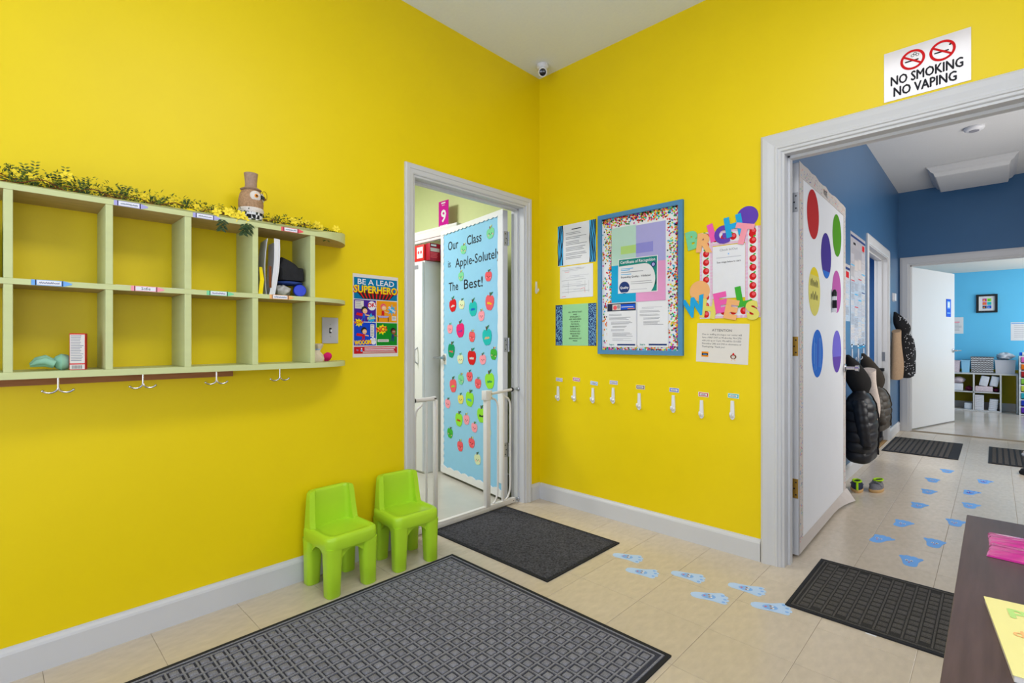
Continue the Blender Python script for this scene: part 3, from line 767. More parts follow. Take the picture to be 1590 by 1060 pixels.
# owl
ow = thing('owl_figurine', 'owl figurine in a tan top hat and black-and-white checked shirt', 'figurine', (.135, -1.988, 1.61))
c = Vector((.135, -1.988, 0)); f = Vector((.80, .60, 0)); s = Vector((-.6, .8, 0))
MB().lathe([(0, 1.612), (.036, 1.612), (.043, 1.63), (.045, 1.658), (0, 1.66)], 28, (c.x, c.y, 0)).build('shirt', 'plaid', ow, smooth=True)
MB().lathe([(0, 1.655), (.046, 1.656), (.049, 1.665), (.046, 1.676), (0, 1.68)], 28, (c.x, c.y, 0)).build('collar', 'feather_white', ow, smooth=True)
MB().lathe([(0, 1.670), (.046, 1.674), (.0475, 1.692), (.046, 1.712), (.043, 1.73), (.035, 1.748), (.018, 1.760), (0, 1.762)], 28, (c.x, c.y, 0)).build('head', 'feather', ow, smooth=True)
for k in (-1, 1):
    d = (f + s * k * .62).normalized(); o = c + d * .041 + Vector((0, 0, 1.722))
    fr = frame(o, Vector((0, 0, 1)).cross(d), (0, 0, 1))
    MB().lathe([(0, .0), (.022, -.003), (.021, .003), (.010, .008), (0, .009)], 20, M=fr).build('eye_disc', 'feather_white', ow, smooth=True)
    e = MB().ell(o + d * .005, (.0085, .0085, .0085), 12, 7).build('eye', 'orange', ow, smooth=True)
    MB().ell(o + d * .0105, (.0046, .0046, .0046), 10, 6).build('pupil', 'black', e, smooth=True)
MB().tube([c + f * .043 + Vector((0, 0, 1.724)), c + f * .056 + Vector((0, 0, 1.718)), c + f * .060 + Vector((0, 0, 1.706))], [.009, .0065, .001], 10).build('beak', 'black', ow, smooth=True)
ht = MB().lathe([(0, 1.756), (.036, 1.750), (.041, 1.754), (.026, 1.763), (.023, 1.766), (0, 1.767)], 24, (c.x, c.y, 0)).build('hat', 'felt_tan', ow, smooth=True)
MB().lathe([(0, 1.764), (.0225, 1.764), (.0225, 1.785), (.0265, 1.822), (.0, 1.823)], 24, (c.x, c.y, 0)).build('hat_crown', 'felt_tan', ht, smooth=True)
o = c + f * .036 + s * .026 + Vector((0, 0, 1.735))
MB().tube([o + s * (.017 * math.cos(t)) + Vector((0, 0, .018 * math.sin(t))) + f * .008 for t in [2 * PI * k / 16 for k in range(17)]], .0011, 5).build('spectacle_ring', 'brown', ow)
for k in (-1, 1): MB().ell(c + f * .03 + s * (k * .014) + Vector((0, 0, 1.6165)), (.014, .012, .006), 10, 6).build('foot', 'orange', ow, smooth=True)
# scissors
sc = thing('scissors', 'yellow-handled scissors lying on the cubby top edge', 'scissors', (.175, -2.23, 1.611))
MB().tube([(.18, -2.272, 1.6135), (.18, -2.235, 1.6135)], [.0018, .004], 8).build('blade', 'red', sc)
for k in (0, 1):
    P = [(.178 - .012 * k, -2.236, 1.615 + .003 * k)] + [(.172 - .014 * k + .011 * math.sin(t), -2.215 - .020 * math.cos(t), 1.616 + .006 * k + .004 * math.sin(t)) for t in [2 * PI * i / 14 for i in range(15)]]
    MB().tube(P, .0032, 8).build('handle', 'yel', sc, smooth=True)
# mint toy and carton in the lower left cell
zt = ZB[1]
ty = thing('rubber_toy', 'mint green rubber toy with petal shapes lying in the lower cubby', 'toy', (.115, -2.6, zt))
MB().lathe([(0, 0), (.012, .0), (.024, .010), (.028, .026), (.020, .040), (.012, .046), (0, .047)], 20, M=Matrix.Translation((.115, -2.578, zt + .026)) @ Matrix.Rotation(PI / 2, 4, 'X') @ Matrix.Translation((0, 0, -.03))).build('bulb', 'mint_rubber', ty, smooth=True)
for k, (a, dz, dx) in enumerate(((.35, .034, 0), (-.15, .024, .022), (-.5, .014, .010), (.1, .026, -.020))):
    P = [(.115 + dx, -2.592, zt + .014 + dz * .3), (.115 + dx, -2.615, zt + .014 + dz * .75), (.115 + dx, -2.634, zt + .010 + dz * .75), (.115 + dx, -2.65, zt + .008 + dz * .45)]
    MB().tube(P, [.012, .0125, .009, .002], 10).build('petal', 'mint_rubber', ty, smooth=True)
ca = MB().box((.118, -2.553, zt), (.155, -2.512, zt + .122), .001, 1, M=Matrix.Translation((.137, -2.53, 0)) @ Matrix.Rotation(-.25, 4, 'Z') @ Matrix.Translation((-.137, 2.53, 0))).build('carton', 'box_red')
tag(ca, 'small upright red and white carton in the lower cubby', 'carton')
CF = Matrix.Translation((.137, -2.53, 0)) @ Matrix.Rotation(-.25, 4, 'Z') @ Matrix.Translation((-.137, 2.53, 0)) @ frame((.155, 0, 0), (0, 1, 0), (0, 0, 1))
pr = Print(); pr.rect(-2.5515, zt + .022, -2.5135, zt + .118, 'paper_warm').lines(-2.549, -2.516, zt + .115, 16, .0055, .0022, 'greyink', 2, 5, .3)
pr.rect(-2.5515, zt + .002, -2.5135, zt + .018, 'paper_warm')
for k in range(9): pr.rect(-2.546 + k * .003, zt + .004, -2.546 + k * .003 + .0013, zt + .015, 'ink', 2)
pr.build('print', ca, CF, .0002)
# upper right cell: folded papers, yellow strip, clothes, jar
zt = ZM[1]
en = MB()
def curl(y0, y1, x0, x1, z1, bend, n=8):
    rings = []
    for k in range(n + 1):
        t = k / n; d = bend * math.sin(t * PI * .8)
        a = Vector((x0, y0 + d + .012 * t, zt + (z1 - zt) * t)); c = Vector((x1, y1 + d + .014 * t, zt + (z1 - zt) * t))
        rings.append([a, c, c + Vector((.001, .0012, 0)), a + Vector((.001, .0012, 0))])
    return rings
pp = thing('folded_papers', 'upright sheaf of folded white papers in the upper right cubby', 'papers', (.12, -1.92, zt))
MB().loft(curl(-1.944, -1.93, .18, .06, 1.555, -.012)).build('sheet', 'paper', pp)
MB().loft(curl(-1.93, -1.905, .175, .165, 1.56, .012)).build('sheet', 'paper', pp)
MB().loft(curl(-1.908, -1.905, .17, .05, 1.552, .006)).build('sheet', 'paper', pp)
MB().box((.177, -1.932, zt + .03), (.1785, -1.922, zt + .12)).build('brown_picture', 'brown', pp)
ys = MB().loft([[Vector((x, y, z)) for x, y, z in r] for r in [[(.186, -1.978, 1.305), (.186, -1.962, 1.305), (.187, -1.962, 1.305), (.187, -1.978, 1.305)], [(.19, -1.972, 1.38), (.19, -1.956, 1.38), (.191, -1.956, 1.38), (.191, -1.972, 1.38)], [(.165, -1.966, 1.435), (.165, -1.955, 1.435), (.166, -1.955, 1.435), (.166, -1.966, 1.435)]]]).build('yellow_folder', 'yel')
tag(ys, 'yellow folder edge leaning at the left of the upper right cubby', 'folder')
def lump(name, label, cat, m, c, r, seed, amp=.25, flat=.0, n=26, rows=12):
    R = random.Random(seed); ph = [R.uniform(0, 6) for _ in range(8)]
    rings = []
    for i in range(rows):
        t = -PI / 2 + .08 + (PI - .16) * i / (rows - 1); ring = []
        for k in range(n):
            a = 2 * PI * k / n
            w_ = 1 + amp * (.5 * math.sin(3 * a + ph[0] + 2 * t) + .35 * math.sin(5 * a + ph[1] - 3 * t) + .3 * math.sin(7 * t + ph[2] + 2 * a))
            ring.append(Vector((c[0] + r[0] * math.cos(t) * math.cos(a) * w_, c[1] + r[1] * math.cos(t) * math.sin(a) * w_, max(c[2] - r[2] * .96, c[2] + r[2] * math.sin(t) * (1 + amp * .4 * math.sin(4 * a + ph[3]))))))
        rings.append(ring)
    o = MB().loft(rings).build(name, m, smooth=70)
    return tag(o, label, cat)
P = [(-1.878, 1.392), (-1.88, 1.45), (-1.862, 1.492), (-1.835, 1.482), (-1.812, 1.466), (-1.79, 1.45), (-1.774, 1.452), (-1.768, 1.425), (-1.767, 1.393), (-1.83, 1.391)]
rings = []
for x_, k_ in ((.035, .80), (.05, .95), (.08, 1.0), (.11, .97), (.135, 1.0), (.15, .94), (.158, .8)):
    rings.append([Vector((x_ + .004 * math.sin(i * 2.3), -1.83 + (y_ + 1.83) * k_, 1.391 + (z_ - 1.391) * (k_ + .04 * math.sin(i * 1.7 + x_ * 90)))) for i, (y_, z_) in enumerate(P)])
tag(MB().loft(rings).build('dark_garment', 'dark_cloth', smooth=35), 'bundled black garment at the back of the upper right cubby', 'clothing')
lump('blue_cloth', 'folded blue cloth under the black garment in the cubby', 'clothing', 'blue_cloth', (.115, -1.828, zt + .060), (.055, .058, .0105), 5, .10)
lump('patterned_cloth', 'crumpled grey and white cloth beside the blue-lidded jar', 'clothing', 'grey_cloth', (.135, -1.862, zt + .024), (.042, .030, .024), 6, .25)
j = thing('jar', 'small jar with a bright blue lid lying in the upper right cubby', 'jar', (.15, -1.799, zt))
Mj = Matrix.Translation((.165, -1.799, zt + .0265)) @ Matrix.Rotation(PI / 2, 4, 'Y') @ Matrix.Rotation(.25, 4, 'X')
MB().lathe([(0, -.06), (.019, -.058), (.0205, -.05), (.0205, -.004), (0, -.003)], 24, M=Mj).build('body', 'cloudy_plastic', j, smooth=True)
MB().lathe([(0, -.004), (.0245, -.004), (.0258, .0), (.0258, .013), (.023, .016), (0, .0165)], 28, M=Mj).build('lid', 'blue_lid', j, smooth=True)
sh = MB().box((.06, -2.44, ZM[1] + .0002), (.188, -2.20, ZM[1] + .0012)); o = sh.build('paper_sheet', 'paper'); tag(o, 'loose white paper lying flat in the second upper cubby', 'paper')
# end shelf: cloth pouch and pink hair tie
po = thing('cloth_pouch', 'cream cotton pouch standing on the rounded end of the lower shelf', 'pouch', (.07, -1.675, ZB[1]))
rings = []
for z, rx, ry in ((0, .030, .036), (.012, .034, .04), (.03, .028, .032), (.048, .014, .016), (.056, .008, .010), (.066, .014, .016), (.08, .020, .022), (.084, .012, .016)):
    rings.append([Vector((.075 + rx * math.cos(a) * (1 + .12 * math.sin(5 * a + z * 60)), -1.683 + .012 * (z > .05) + ry * math.sin(a) * (1 + .12 * math.sin(4 * a - z * 50)), ZB[1] + z)) for a in [2 * PI * k / 22 for k in range(22)]])
MB().loft(rings).build('bag', 'cotton', po, smooth=60)
MB().tube([Vector((.075 + .011 * math.cos(a), -1.683 + .012 * .5 + .013 * math.sin(a), ZB[1] + .057)) for a in [2 * PI * k / 14 for k in range(15)]], .0016, 6).build('drawstring', 'sky', po)
ht = thing('hair_tie', 'hot pink rolled hair tie beside the cream pouch', 'hair tie', (.06, -1.62, ZB[1]))
for k in range(6):
    MB().tube([Vector((.062 + (.018 - .003 * k) * .4 * math.cos(a) + .004 * k, -1.622 + (.019 - .003 * k) * math.sin(a), ZB[1] + .0205 + (.018 - .003 * k) * math.cos(a))) for a in [2 * PI * i / 18 for i in range(19)]], .0038, 7).build('coil', 'hotpink', ht, smooth=True)
# sliver of the next cubby to the left
tag(box_thing('picture_book', (.03, -2.735, ZM[1]), (.18, -2.722, ZM[1] + .17), 'teal'), 'teal picture book edge at the far left of the shelf', 'book')

# ------------------------------------------------------------------ light switch, poster on the left wall
sp = thing('light_switch', 'brushed grey light switch plate beside the rounded shelf end', 'light switch', (0, -1.578, 1.18))
MB().box((0, -1.62, 1.116), (.005, -1.537, 1.243), .002, 2).build('plate', 'grey_plate', sp, smooth=True)
MB().box((.005, -1.584, 1.166), (.0055, -1.573, 1.192)).build('toggle_slot', 'black', sp)
MB().box((.005, -1.582, 1.172), (.016, -1.575, 1.184), .001, 1, M=Matrix.Translation((0, 0, 0))).build('toggle', 'white_plastic', sp)
for z in (1.209, 1.15): MB().tube([(.005, -1.5785, z), (.0062, -1.5785, z)], .003, 10).build('screw', 'steel', sp)

A, B_, C_, E_ = -1.457, -1.188, 1.044, 1.474
pr = Print(); iu0, iu1 = A + .006, B_ - .006
pr.rect(iu0, 1.345, iu1, 1.456, 'tealpost')
pr.text('BE A LEAD', (A + B_) / 2, 1.421, .040, 'paper', 3, bold=.012, fit=.215)
pr.poly([(A + .012, 1.39), (B_ - .008, 1.39), (B_ - .055, 1.348), (A + .055, 1.348)], 'black', 2)
for k in range(9):
    u = A + .03 + k * .0255; m_ = (A + B_) / 2
    pr.poly([(u, 1.388), (u + .009, 1.388), (m_ + (u + .009 - m_) * .72, 1.349), (m_ + (u - m_) * .72, 1.349)], 'red', 3)
pr.text('SUPERHERO', (A + B_) / 2, 1.377, .052, 'red', 4, bold=.05, fit=.262)
pr.text('SUPERHERO', (A + B_) / 2 - .001, 1.379, .052, 'yel', 5, bold=.03, fit=.254)
mu = (A + B_) / 2
for (u0, v0, u1, v1, m_) in ((iu0, 1.228, mu - .002, 1.341, 'purppost'), (mu + .002, 1.228, iu1, 1.341, 'orpost'), (iu0, 1.104, mu - .002, 1.224, 'blupost'), (mu + .002, 1.104, iu1, 1.224, 'grnpost')):
    pr.rect(u0, v0, u1, v1, m_)
pr.rect(iu0, 1.062, iu1, 1.098, 'redpost')
pr.lines(iu0 + .06, iu1 - .006, 1.093, 2, .010, .005, 'paper', 2, 3, .15).lines(iu0 + .05, iu1 - .006, 1.074, 2, .006, .003, 'sand', 2, 4, .2)
pr.text('by', iu0 + .02, 1.078, .012, 'sky', 2).disc(iu0 + .043, 1.078, .006, 'sky', 2).disc(iu0 + .043, 1.088, .004, 'paper', 2)
pr.rect(iu0 + .006, 1.295, iu0 + .055, 1.336, 'paper_warm', 2).lines(iu0 + .01, iu0 + .05, 1.331, 4, .009, .003, 'greyink', 3, 6)
pr.disc(mu - .026, 1.312, .024, 'paper', 2).text('OK!', mu - .024, 1.306, .03, 'red', 3, bold=.05, rot=8).star(mu - .03, 1.247, .026, .017, 8, 'aqua', 2, 2).text('PLEASE', mu - .03, 1.242, .018, 'yel', 3, bold=.03, rot=10, fit=.042)
pr.star(mu + .095, 1.295, .032, .014, 8, 'aqua', 2, 3).text('SPLASH!', mu + .092, 1.292, .016, 'paper', 3, bold=.04, rot=-35, fit=.05)
pr.rect(iu1 - .034, 1.238, iu1 - .006, 1.262, 'paper_warm', 2).lines(iu1 - .031, iu1 - .009, 1.258, 3, .007, .0025, 'greyink', 3, 7)
pr.star(iu0 + .028, 1.222, .026, .016, 8, 'yel', 4, 4).text('POW!', iu0 + .028, 1.216, .020, 'red', 5, bold=.04, rot=6)
pr.rect(mu - .035, 1.15, mu - .012, 1.215, 'paper_warm', 2).lines(mu - .033, mu - .014, 1.21, 7, .0085, .003, 'greyink', 3, 8)
pr.text('WOOOM', iu0 + .052, 1.109, .032, 'orange', 3, bold=.06, rot=3, fit=.094).text('WOOOM', iu0 + .051, 1.111, .030, 'yel', 4, bold=.03, rot=3, fit=.088)
for du, dv, rr in ((.0, .0, .014), (-.012, .012, .009), (-.004, .026, .006), (.004, .014, .008)): pr.disc(mu - .016 + du, 1.122 + dv, rr, 'paper', 2, n=12)
pr.star(mu + .034, 1.188, .034, .022, 9, 'yel', 2, 5, .85).text('NO!', mu + .034, 1.177, .036, 'red', 3, bold=.05, rot=8)
pr.rect(mu + .008, 1.123, mu + .076, 1.136, 'paper_warm', 2).rect(mu + .012, 1.127, mu + .07, 1.131, 'greyink', 3)
def kid(u, v, k, hair, skin, suit, cape=None, L=5):
    if cape: pr.poly([(u - .008 * k, v - .018 * k), (u - .05 * k, v - .012 * k), (u - .056 * k, v - .028 * k), (u - .012 * k, v - .034 * k)], cape, L)
    pr.disc(u, v + .006 * k, .021 * k, hair, L, n=14)
    pr.disc(u + .004 * k, v - .002 * k, .016 * k, skin, L + 1, n=14)
    pr.disc(u + .010 * k, v, .0028 * k, 'paper', L + 2, n=8).disc(u, v, .0028 * k, 'paper', L + 2, n=8)
    pr.poly([(u - .012 * k, v - .02 * k), (u + .008 * k, v - .018 * k), (u + .006 * k, v - .044 * k), (u - .012 * k, v - .044 * k)], suit, L)
    pr.line([(u + .004 * k, v - .024 * k), (u + .034 * k, v - .03 * k)], .007 * k, skin, L)
    pr.line([(u - .008 * k, v - .042 * k), (u - .018 * k, v - .064 * k)], .007 * k, suit, L).line([(u + .002 * k, v - .042 * k), (u + .002 * k, v - .066 * k)], .007 * k, suit, L)
kid(mu - .07, 1.285, .85, 'black', 'skinl', 'blue', 'red')
kid(mu + .042, 1.305, .85, 'coral', 'skinl', 'red')
pr.poly([(mu + .005, 1.262), (mu + .078, 1.262), (mu + .066, 1.252), (mu + .015, 1.252)], 'lav', 9)
pr.rect(mu + .010, 1.232, mu + .014, 1.253, 'ink', 9).rect(mu + .070, 1.232, mu + .074, 1.253, 'ink', 9)
kid(mu - .072, 1.178, .8, 'black', 'skinl', 'redpost', 'red')
kid(mu + .103, 1.178, .8, 'black', 'skind', 'navyp')
sheet('superhero_poster', 'comic-style BE A LEAD SUPERHERO poster between light switch and doorway', 'poster', LEFT, A, C_, B_, E_, 'paper_warm', pr=pr)
# adhesive hook at the corner of the left wall
def wall_hook(name, label, Mf, u, v, k=1.0, group=None):
    Mh = Mf @ Matrix.Translation((u, v, 0))
    t = thing(name, label, 'hook', M=Mh, group=group)
    P = [(-.0085, .004), (-.006, .0), (.006, .0), (.0085, .004), (.0115, -.085), (.010, -.095), (.004, -.101), (-.004, -.101), (-.010, -.095), (-.0115, -.085)]
    P = [(-.0085, 0), (.0085, 0), (.0125, -.088), (.009, -.097), (.003, -.101), (-.003, -.101), (-.009, -.097), (-.0125, -.088)]
    P = [(a * k, c * k) for a, c in P]
    b = MB(); b.prism(P, lambda a, c: Vector((a, c, .0005)), lambda a, c: Vector((a * .92, c, .006)))
    b.build('strip', 'white_plastic', t, M=Mh)
    pts = [(0, -.066, .005), (0, -.082, .010), (0, -.087, .019), (0, -.078, .028), (0, -.066, .030)]
    b = MB(); rings = []
    for i, (a, c, n) in enumerate(pts):
        wv = .0085 - .0007 * i
        rings.append([Vector((-wv * k, c * k, n * k)), Vector((wv * k, c * k, n * k)), Vector((wv * k, (c + .006) * k, (n - .003) * k)), Vector((-wv * k, (c + .006) * k, (n - .003) * k))])
    b.loft(rings).build('prong', 'white_plastic', t, M=Mh, smooth=60)
    return t
wall_hook('adhesive_hook', 'white adhesive hook high beside the room corner, right of the doorway', LEFT, -.038, 1.55, .85)

# ------------------------------------------------------------------ security camera
sc_ = thing('security_camera', 'small white security camera mounted on the ceiling corner', 'camera', (.14, -.13, 2.93))
MB().lathe([(0, 3.0085), (.040, 3.0085), (.042, 3.0), (.040, 2.985), (.030, 2.976), (0, 2.975)], 24, (.135, -.125, 0)).build('base', 'white_plastic', sc_, smooth=True)
dv = (CAM - Vector((.15, -.14, 2.955))).normalized()
MB().tube([(.137, -.127, 2.985), (.15, -.14, 2.957)], [.022, .018], 14).build('neck', 'white_plastic', sc_, smooth=True)
Mc = Matrix.Translation((.15, -.14, 2.950)) @ dv.to_track_quat('Z', 'Y').to_matrix().to_4x4()
MB().lathe([(0, -.03), (.026, -.028), (.031, -.012), (.031, .028), (.028, .032), (.024, .032), (.022, .026), (0, .026)], 28, M=Mc).build('housing', 'white_plastic', sc_, smooth=True)
MB().lathe([(0, .024), (.0225, .026), (.021, .030), (.012, .033), (0, .034)], 24, M=Mc).build('lens', 'lens', sc_, smooth=True)

# ------------------------------------------------------------------ papers on the right wall
def zebra(pr, u0, v0, u1, v1, seed, n=5):
    pr.rect(u0, v0, u1, v1, 'zebra'); R = random.Random(seed)
    for k in range(n):
        u = u0 + (u1 - u0) * (k + .5) / n; ph = R.uniform(0, 6); am = (u1 - u0) * .12
        P = [(min(u1 - .001, max(u0 + .001, u + am * math.sin(ph + 9 * t) + (t - .5) * .012)), v0 + (v1 - v0) * t) for t in [i / 12 for i in range(13)]]
        pr.line(P, (u1 - u0) * .13, 'ink', 2)
pr = Print(); zebra(pr, .17, 1.648, .217, 1.922, 1, 4); zebra(pr, .436, 1.645, .486, 1.922, 2, 4)
pr.rect(.29, 1.882, .37, 1.888, 'ink')
for k, (v, n) in enumerate(((1.865, 2), (1.835, 2), (1.805, 3), (1.765, 3), (1.725, 2), (1.70, 2))): pr.lines(.24, .42, v, n, .010, .004, 'greyink', 1, k, .4)
sheet('notice_paper', 'white notice with blue zebra-stripe side borders, top of the paper column', 'notice', RIGHT, .17, 1.645, .486, 1.922, 'gloss_paper', pr=pr, rot=.4)
pr = Print(); R = random.Random(5)
for v in (1.61, 1.54, 1.50, 1.46): pr.line([(.205, v), (.205 + R.uniform(.1, .24), v + .003)], .0018, 'greyink')
for u in (.26, .40, .43): pr.line([(u, 1.45), (u, 1.53)], .0015, 'greyink')
for k in range(14): pr.rect(R.uniform(.21, .36), 0, 0, 0, 'faintink') if False else pr.lines(R.uniform(.21, .34), R.uniform(.36, .445), R.uniform(1.47, 1.625), 1, .01, .0022, 'faintink', 1, k)
pr.line([(.23, 1.595), (.27, 1.598)], .002, 'coral').line([(.36, 1.475), (.395, 1.483), (.40, 1.45)], .002, 'coral').line([(.205, 1.43), (.24, 1.432)], .003, 'coral')
sheet('floor_plan', 'crinkled white floor plan sheet, middle of the paper column', 'floor plan', RIGHT, .189, 1.419, .464, 1.637, 'gloss_paper', pr=pr)
pr = Print()
for u0, u1, sd in ((.15, .211, 1), (.427, .49, 2)):
    pr.rect(u0, 1.096, u1, 1.375, 'navyp'); R = random.Random(sd)
    for k in range(330):
        u, v = R.uniform(u0 + .003, u1 - .003), R.uniform(1.1, 1.371); pr.line([(u, v), (min(u1, u + .005), v - .005)], .0025, 'bpaper', 2)
for k, s_ in enumerate(['ALL IMPORTANT', 'AND', 'EMERGENCY', 'ARE REQUIRED', 'TO HAVE A', 'PHYSICAL', 'EMERGENCY', 'UNDER ALL', 'PAPERWORK', 'REQUESTED', 'BEFORE', 'BEGINNING OF', 'WEEK']):
    pr.text(s_, .319, 1.318 - k * .0162, .0135, 'ink', 2, bold=.02, spacing=1.15)
sheet('green_notice', 'mint green notice with blue spotted side borders, lowest of the paper column', 'notice', RIGHT, .15, 1.096, .49, 1.376, 'greenpaper', pr=pr)

# bulletin board
bb = thing('bulletin_board', 'blue-framed bulletin board with a confetti dot border', 'board', (.8, 0, 1.045))
u0, u1, v0, v1 = .514, 1.086, 1.044, 1.931; fw_ = .027
for nm, P in (('frame_rail', [(u0, v0), (u1, v0), (u1 - fw_, v0 + fw_), (u0 + fw_, v0 + fw_)]), ('frame_rail', [(u0, v1), (u0 + fw_, v1 - fw_), (u1 - fw_, v1 - fw_), (u1, v1)]),
              ('frame_rail', [(u0, v0), (u0 + fw_, v0 + fw_), (u0 + fw_, v1 - fw_), (u0, v1)]), ('frame_rail', [(u1, v0), (u1, v1), (u1 - fw_, v1 - fw_), (u1 - fw_, v0 + fw_)])):
    MB().prism(P, lambda u, v: Vector((u, v, 0)), lambda u, v: Vector((u, v, .022))).build(nm, 'bframe', bb, M=RIGHT)
MB().box((u0 + .02, v0 + .02, 0), (u1 - .02, v1 - .02, .010)).build('backing', 'gloss_paper', bb, M=RIGHT)
pr = Print(); R = random.Random(9)
cols = ['red', 'coral', 'orange', 'yel', 'limep', 'green', 'aqua', 'magenta', 'purple', 'ink', 'hotpink', 'black', 'orange', 'yel', 'red', 'teal']
def confetti(a0, b0, a1, b1, n, axis, sign):
    for k in range(n):
        t = R.random() ** 2.7
        if axis == 'v': u = R.uniform(a0, a1); v = b1 - (b1 - b0) * t if sign > 0 else b0 + (b1 - b0) * t
        else: v = R.uniform(b0, b1); u = a1 - (a1 - a0) * t if sign > 0 else a0 + (a1 - a0) * t
        pr.disc(u, v, R.uniform(.0046, .0060), R.choice(cols), R.choice([1, 2, 3, 4]), n=7)
confetti(.545, 1.845, 1.055, 1.899, 560, 'v', 1); confetti(.545, 1.075, 1.055, 1.10, 170, 'v', -1)
confetti(.99, 1.08, 1.054, 1.84, 560, 'u', 1); confetti(.545, 1.08, .612, 1.84, 430, 'u', 1)
tag(pr.build('confetti_border', bb, RIGHT, .0102), kind='stuff')
BRD = RIGHT @ Matrix.Translation((0, 0, .0118))
for nm, lab, a, c, d, e, m_, deep in (('mint_sheet', 'pale mint card on the bulletin board, upper left of four', .612, 1.60, .786, 1.836, 'mintp', ('mintdeep', .68, 1.665, .786, 1.715)),
                                      ('lavender_sheet', 'lavender card on the bulletin board, upper right of four', .786, 1.60, .979, 1.83, 'lav', ('lavdeep', .786, 1.66, .90, 1.72)),
                                      ('blue_sheet', 'bright blue card on the bulletin board, lower left of four', .612, 1.368, .786, 1.60, 'bluep', None),
                                      ('pink_sheet', 'pink card on the bulletin board, lower right of four', .786, 1.366, .979, 1.60, 'pinkp', None)):
    pr = Print()
    if deep: pr.rect(deep[1], deep[2], deep[3], deep[4], deep[0])
    sheet(nm, lab, 'card', BRD, a, c, d, e, m_, gap=0, pr=pr if deep else None)
BR2 = RIGHT @ Matrix.Translation((0, 0, .0135))
a, c, d, e = .662, 1.421, .93, 1.636
pr = Print(); pr.rect(a + .005, 1.46, d - .005, e - .005, 'tealcert')
P = [(a + .005, c + .005), (d - .06, c + .005)] + [(d - .085 + .07 * math.cos(t), 1.50 + .095 * math.sin(t)) for t in [-.9 + (PI / 2 + .9) * k / 14 for k in range(15)]] + [(a + .005, 1.59)]
pr.poly([(d - .05, c + .005), (d - .005, c + .005), (d - .005, 1.5)], 'tealcert', 1)
pr.poly(P, 'gloss_paper', 2)
pr.text('Certificate of Recognition', a + .015, 1.605, .026, 'paper', 2, 'LEFT', bold=.02, fit=.235)
pr.ring(d - .028, 1.583, .010, .016, 'navyp', 3, 16).disc(d - .028, 1.583, .010, 'lav', 3)
pr.lines(a + .02, a + .11, 1.575, 2, .009, .004, 'aqua', 3, 1).lines(a + .02, a + .19, 1.553, 1, .01, .004, 'greyink', 3, 2, .1).lines(a + .02, a + .10, 1.54, 1, .01, .004, 'aqua', 3, 2, .1)
pr.text('Expanding Quality - Validated', a + .02, 1.516, .016, 'ink', 3, 'LEFT', bold=.02, fit=.20)
pr.lines(a + .09, a + .24, 1.49, 2, .012, .003, 'greyink', 3, 4, .3)
pr.disc(a + .045, 1.457, .037, 'navyp', 4).rect(a + .006, c + .003, a + .085, 1.427, 'gloss_paper', 5).text('Quality', a + .045, 1.45, .02, 'paper', 5, bold=.03)
pr.rect(a + .09, 1.44, a + .2, 1.443, 'faintink', 3)
sheet('certificate', 'certificate of recognition with a teal corner, pinned over the four cards', 'certificate', BR2, a, c, d, e, 'gloss_paper', gap=0, pr=pr, rot=-.5)
def letter(lab, a, c, d, e, head, sd, nm='letter_page'):
    pr = Print()
    if head:
        pr.rect(a + .003, e - .052, d - .003, e - .004, 'navy').rect(a + .04, e - .046, a + .10, e - .010, 'sand', 2).disc(a + .06, e - .03, .014, 'coral', 3, n=10).disc(a + .085, e - .026, .012, 'greyink', 3, n=10)
        pr.rect(a + .10, e - .044, d - .008, e - .012, 'blue', 2).rect(a + .105, e - .03, d - .02, e - .026, 'paper', 3).rect(a + .15, e - .042, d - .012, e - .037, 'orange', 3)
        y = e - .07
    else: y = e - .03
    R = random.Random(sd)
    for k in range(9 if head else 5):
        n = R.choice([2, 2, 3, 4]); i = R.choice([.015, .03, .04])
        pr.lines(a + i, d - .02, y, n, .0065, .0028, R.choice(['greyink', 'faintink', 'greyink']), 1, k + sd, .5); y -= n * .0065 + .008
        if y < c + .05: break
    pr.rect(a + .075, c + .010, d - .008, c + .020, 'navyp').text('learn', a + .035, c + .010, .018, 'tealcert', 2, bold=.02)
    sheet(nm, lab, 'letter', BR2, a, c, d, e, 'gloss_paper', gap=0, pr=pr)
letter('letter page with a dark photo banner, lower left of the bulletin board', .58, 1.089, .789, 1.366, True, 2)
letter('plain letter page, lower right of the bulletin board', .797, 1.091, .996, 1.36, False, 8)

# apple-border welcome sign
def apple_strip(lab, a, c, d, e, vert, n, sd):
    pr = Print()
    if vert:
        pr.rect(a, c, a + .013, e, 'pinkp').rect(d - .013, c, d, e, 'pinkp')
        for i in range(int((e - c) / .0064)): pr.rect(a, c + i * .0064, a + .013, c + i * .0064 + .0026, 'paper', 2).rect(d - .013, c + i * .0064, d, c + i * .0064 + .0026, 'paper', 2)
    else:
        pr.rect(a, c, d, c + .013, 'pinkp').rect(a, e - .013, d, e, 'pinkp')
        for i in range(int((d - a) / .0064)): pr.rect(a + i * .0064, c, a + i * .0064 + .0026, c + .013, 'paper', 2).rect(a + i * .0064, e - .013, a + i * .0064 + .0026, e, 'paper', 2)
    for k in range(n):
        u = (a + d) / 2 if vert else a + (d - a) * (k + .5) / n; v = c + (e - c) * (k + .5) / n if vert else (c + e) / 2
        pr.disc(u, v, .0175, 'red', 3, .0185, 14).disc(u + .004, v + .004, .009, 'coral', 4, n=10)
        pr.disc(u + .008 * (-1) ** k, v + .021, .008, 'green', 4, .004, 8, rot=.5 * (-1) ** k)
    sheet('apple_border', lab, 'border strip', RIGHT, a, c, d, e, 'gloss_paper', pr=pr, gap=.0012 if vert else .0006)
apple_strip('red apple border strip, left side of the welcome sign', 1.178, 1.25, 1.249, 1.725, True, 10, 1)
